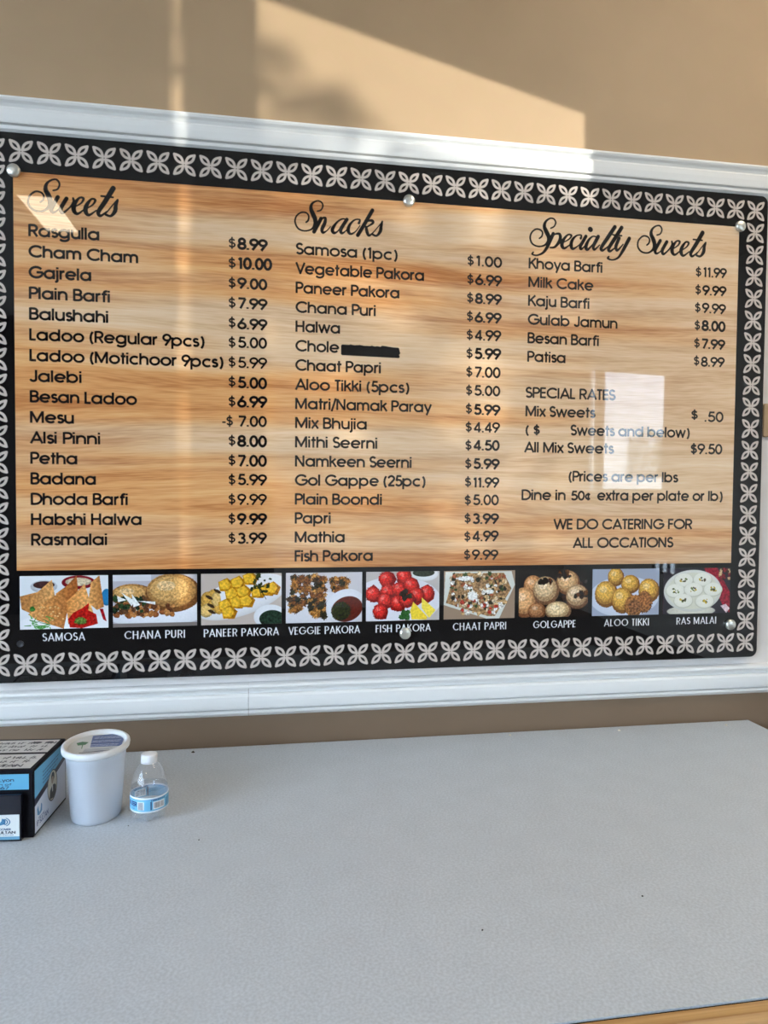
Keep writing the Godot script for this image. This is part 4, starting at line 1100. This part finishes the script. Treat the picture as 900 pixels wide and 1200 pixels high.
# ------------------------------------------------------------------ the water bottle
func build_bottle():
	var t := thing("water_bottle", "small clear plastic water bottle with white cap and light blue label", "bottle", Vector3(-0.4545, TY, 0.2660))
	var clear := mat(Color(0.97, 0.98, 1.0, 0.05), 0.04)
	clear.transparency = BaseMaterial3D.TRANSPARENCY_ALPHA
	var prof := [Vector2(0.0, 0.0045), Vector2(0.010, 0.0030), Vector2(0.016, 0.0008), Vector2(0.0205, 0.0), Vector2(0.0238, 0.0020), Vector2(0.0262, 0.0070), Vector2(0.0275, 0.0135), Vector2(0.0282, 0.0165), Vector2(0.0282, 0.0400), Vector2(0.0280, 0.0430), Vector2(0.0277, 0.0480), Vector2(0.0268, 0.0545), Vector2(0.0252, 0.0610), Vector2(0.0227, 0.0685), Vector2(0.0192, 0.0755), Vector2(0.0152, 0.0818), Vector2(0.0120, 0.0858), Vector2(0.0104, 0.0880), Vector2(0.0104, 0.0895)]
	put("body", lathe(prof, 60, 1.0, 1.0, 5, 0.016, 0.009), clear, t)
	var water := mat(Color(0.80, 0.86, 0.90, 0.10), 0.0)
	water.transparency = BaseMaterial3D.TRANSPARENCY_ALPHA
	var wp := [Vector2(0.0, 0.0051)]
	for p in prof.slice(1, 11):
		wp.append(Vector2(p.x - 0.0006, p.y + 0.0007))
	wp.append(Vector2(0.0271, 0.0487))
	wp.append(Vector2(0.0, 0.0487))
	put("water", lathe(wp, 60, 1.0, 1.0, 5, 0.016, 0.009), water, t)
	var cap_mat := mat(srgb(228, 230, 232), 0.4)
	var cap := [Vector2(0.0, 0.0870), Vector2(0.0118, 0.0870), Vector2(0.0122, 0.0876), Vector2(0.0122, 0.0962), Vector2(0.0116, 0.0976), Vector2(0.0100, 0.0982), Vector2(0.0, 0.0982)]
	put("cap", lathe(cap, 48), cap_mat, t)
	put("neck_ring", lathe([Vector2(0.0100, 0.0846), Vector2(0.0124, 0.0850), Vector2(0.0124, 0.0866), Vector2(0.0100, 0.0869)], 40), cap_mat, t)
	# label wrapped round: light blue with white borders, dark lettering blocks and a barcode
	var cv := Canvas.new(720, 112, srgb(112, 186, 224))
	var navy := srgb(28, 46, 96)
	cv.rect(0, 0, 720, 12, srgb(226, 234, 240))
	cv.rect(0, 100, 720, 112, srgb(226, 234, 240))
	cv.rect(0, 12, 720, 17, srgb(78, 150, 206))
	for b in [40.0, 400.0]:
		cv.rect(b, 34, b + 76, 90, srgb(232, 236, 240))
		var x: float = b + 7
		while x < b + 68:
			var l := rng.randf_range(1.2, 3.6)
			cv.rect(x, 40, x + l, 82, srgb(30, 30, 36))
			x += l + rng.randf_range(2.0, 5.0)
		cv.rect(b - 16, 30, b - 9, 92, navy)
		write(cv, "DRINKING", Vector2(b - 12, 28), 12, 92, 0.2, navy)
	write(cv, "WATER", Vector2(560, 66), 34, 96, 0.2, navy)
	write(cv, "8 FL OZ", Vector2(566, 88), 12, 84, 0.18, navy)
	cv.rect(664, 30, 706, 90, srgb(230, 236, 242))
	for y in range(36, 86, 7):
		cv.seg(Vector2(669, y), Vector2(699, y), 1.6, 1.6, srgb(40, 44, 60))
	for y in range(40, 92, 14):
		cv.seg(Vector2(132, y), Vector2(170, y - 3), 4.0, 3.0, srgb(60, 128, 190))
	put("paper_label", lathe([Vector2(0.02845, 0.0168), Vector2(0.02860, 0.0170), Vector2(0.02860, 0.0396), Vector2(0.02845, 0.0398)], 60), mat(Color.WHITE, 0.3, 0.0, cv.texture()), t)

# ------------------------------------------------------------------ bits and pieces
func build_small_things():
	# tan cover plate on the pale panel just right of the board
	var plate := put("wall_plate", prism(rounded(0.8065, -0.037, 0.876, 0.037, 0.004), 0.0, 0.005, 0.0015), mat(srgb(176, 148, 112), 0.5), self, Vector3(0, Y0 + 0.019, WALL + 0.0015))
	tag(plate, "tan cover plate on the off-white panel beside the board", "wall plate")
	var crumbs := [[0.2235, 0.004, 0.0035, 228, 222, 208], [0.4635, 0.010, 0.0040, 236, 230, 214], [0.7130, 0.012, 0.0035, 232, 226, 210], [-0.4140, 0.006, 0.0042, 52, 42, 36], [-0.372, 0.355, 0.0016, 40, 38, 40], [-0.4805, 0.2955, 0.0014, 60, 58, 58], [0.19, 0.585, 0.0018, 36, 34, 34], [-0.03, 0.62, 0.0016, 44, 42, 42]]
	for c in crumbs:
		var pts := []
		var st := start()
		var n := 7
		for k in n:
			pts.append(Vector3(cos(TAU * k / n) * c[2] * rng.randf_range(0.6, 1.0), rng.randf_range(0.1, 0.35) * c[2], sin(TAU * k / n) * c[2] * rng.randf_range(0.5, 0.8)))
		var tip := Vector3(0.1 * c[2], 0.8 * c[2], 0)
		for k in n:
			var p: Vector3 = pts[k]
			var q: Vector3 = pts[(k + 1) % n]
			tri(st, p, tip, q)
			tri(st, Vector3(p.x, 0, p.z), p, q)
			tri(st, Vector3(p.x, 0, p.z), q, Vector3(q.x, 0, q.z))
		var o := put("crumb", done(st), mat(srgb(c[3], c[4], c[5]), 0.8), self, Vector3(c[0], TY, c[1]))
		if c[3] > 100:
			tag(o, "pale crumb at the back of the table below the %s photo" % ("chaat papri" if c[0] < 0.3 else "aloo tikki" if c[0] < 0.6 else "ras malai"), "crumb", "pale crumbs along the back of the table")
		elif c[2] > 0.003:
			tag(o, "dark crumb on the table against the wall right of the bottle", "crumb")
		else:
			tag(o, "dark speck on the table just in front of the water bottle" if c[0] < -0.45 else "dark speck on the table a hand's width in front of the bottle" if c[0] < -0.3 else "dark speck near the wooden front edge of the table", "crumb", "dark specks on the table top")
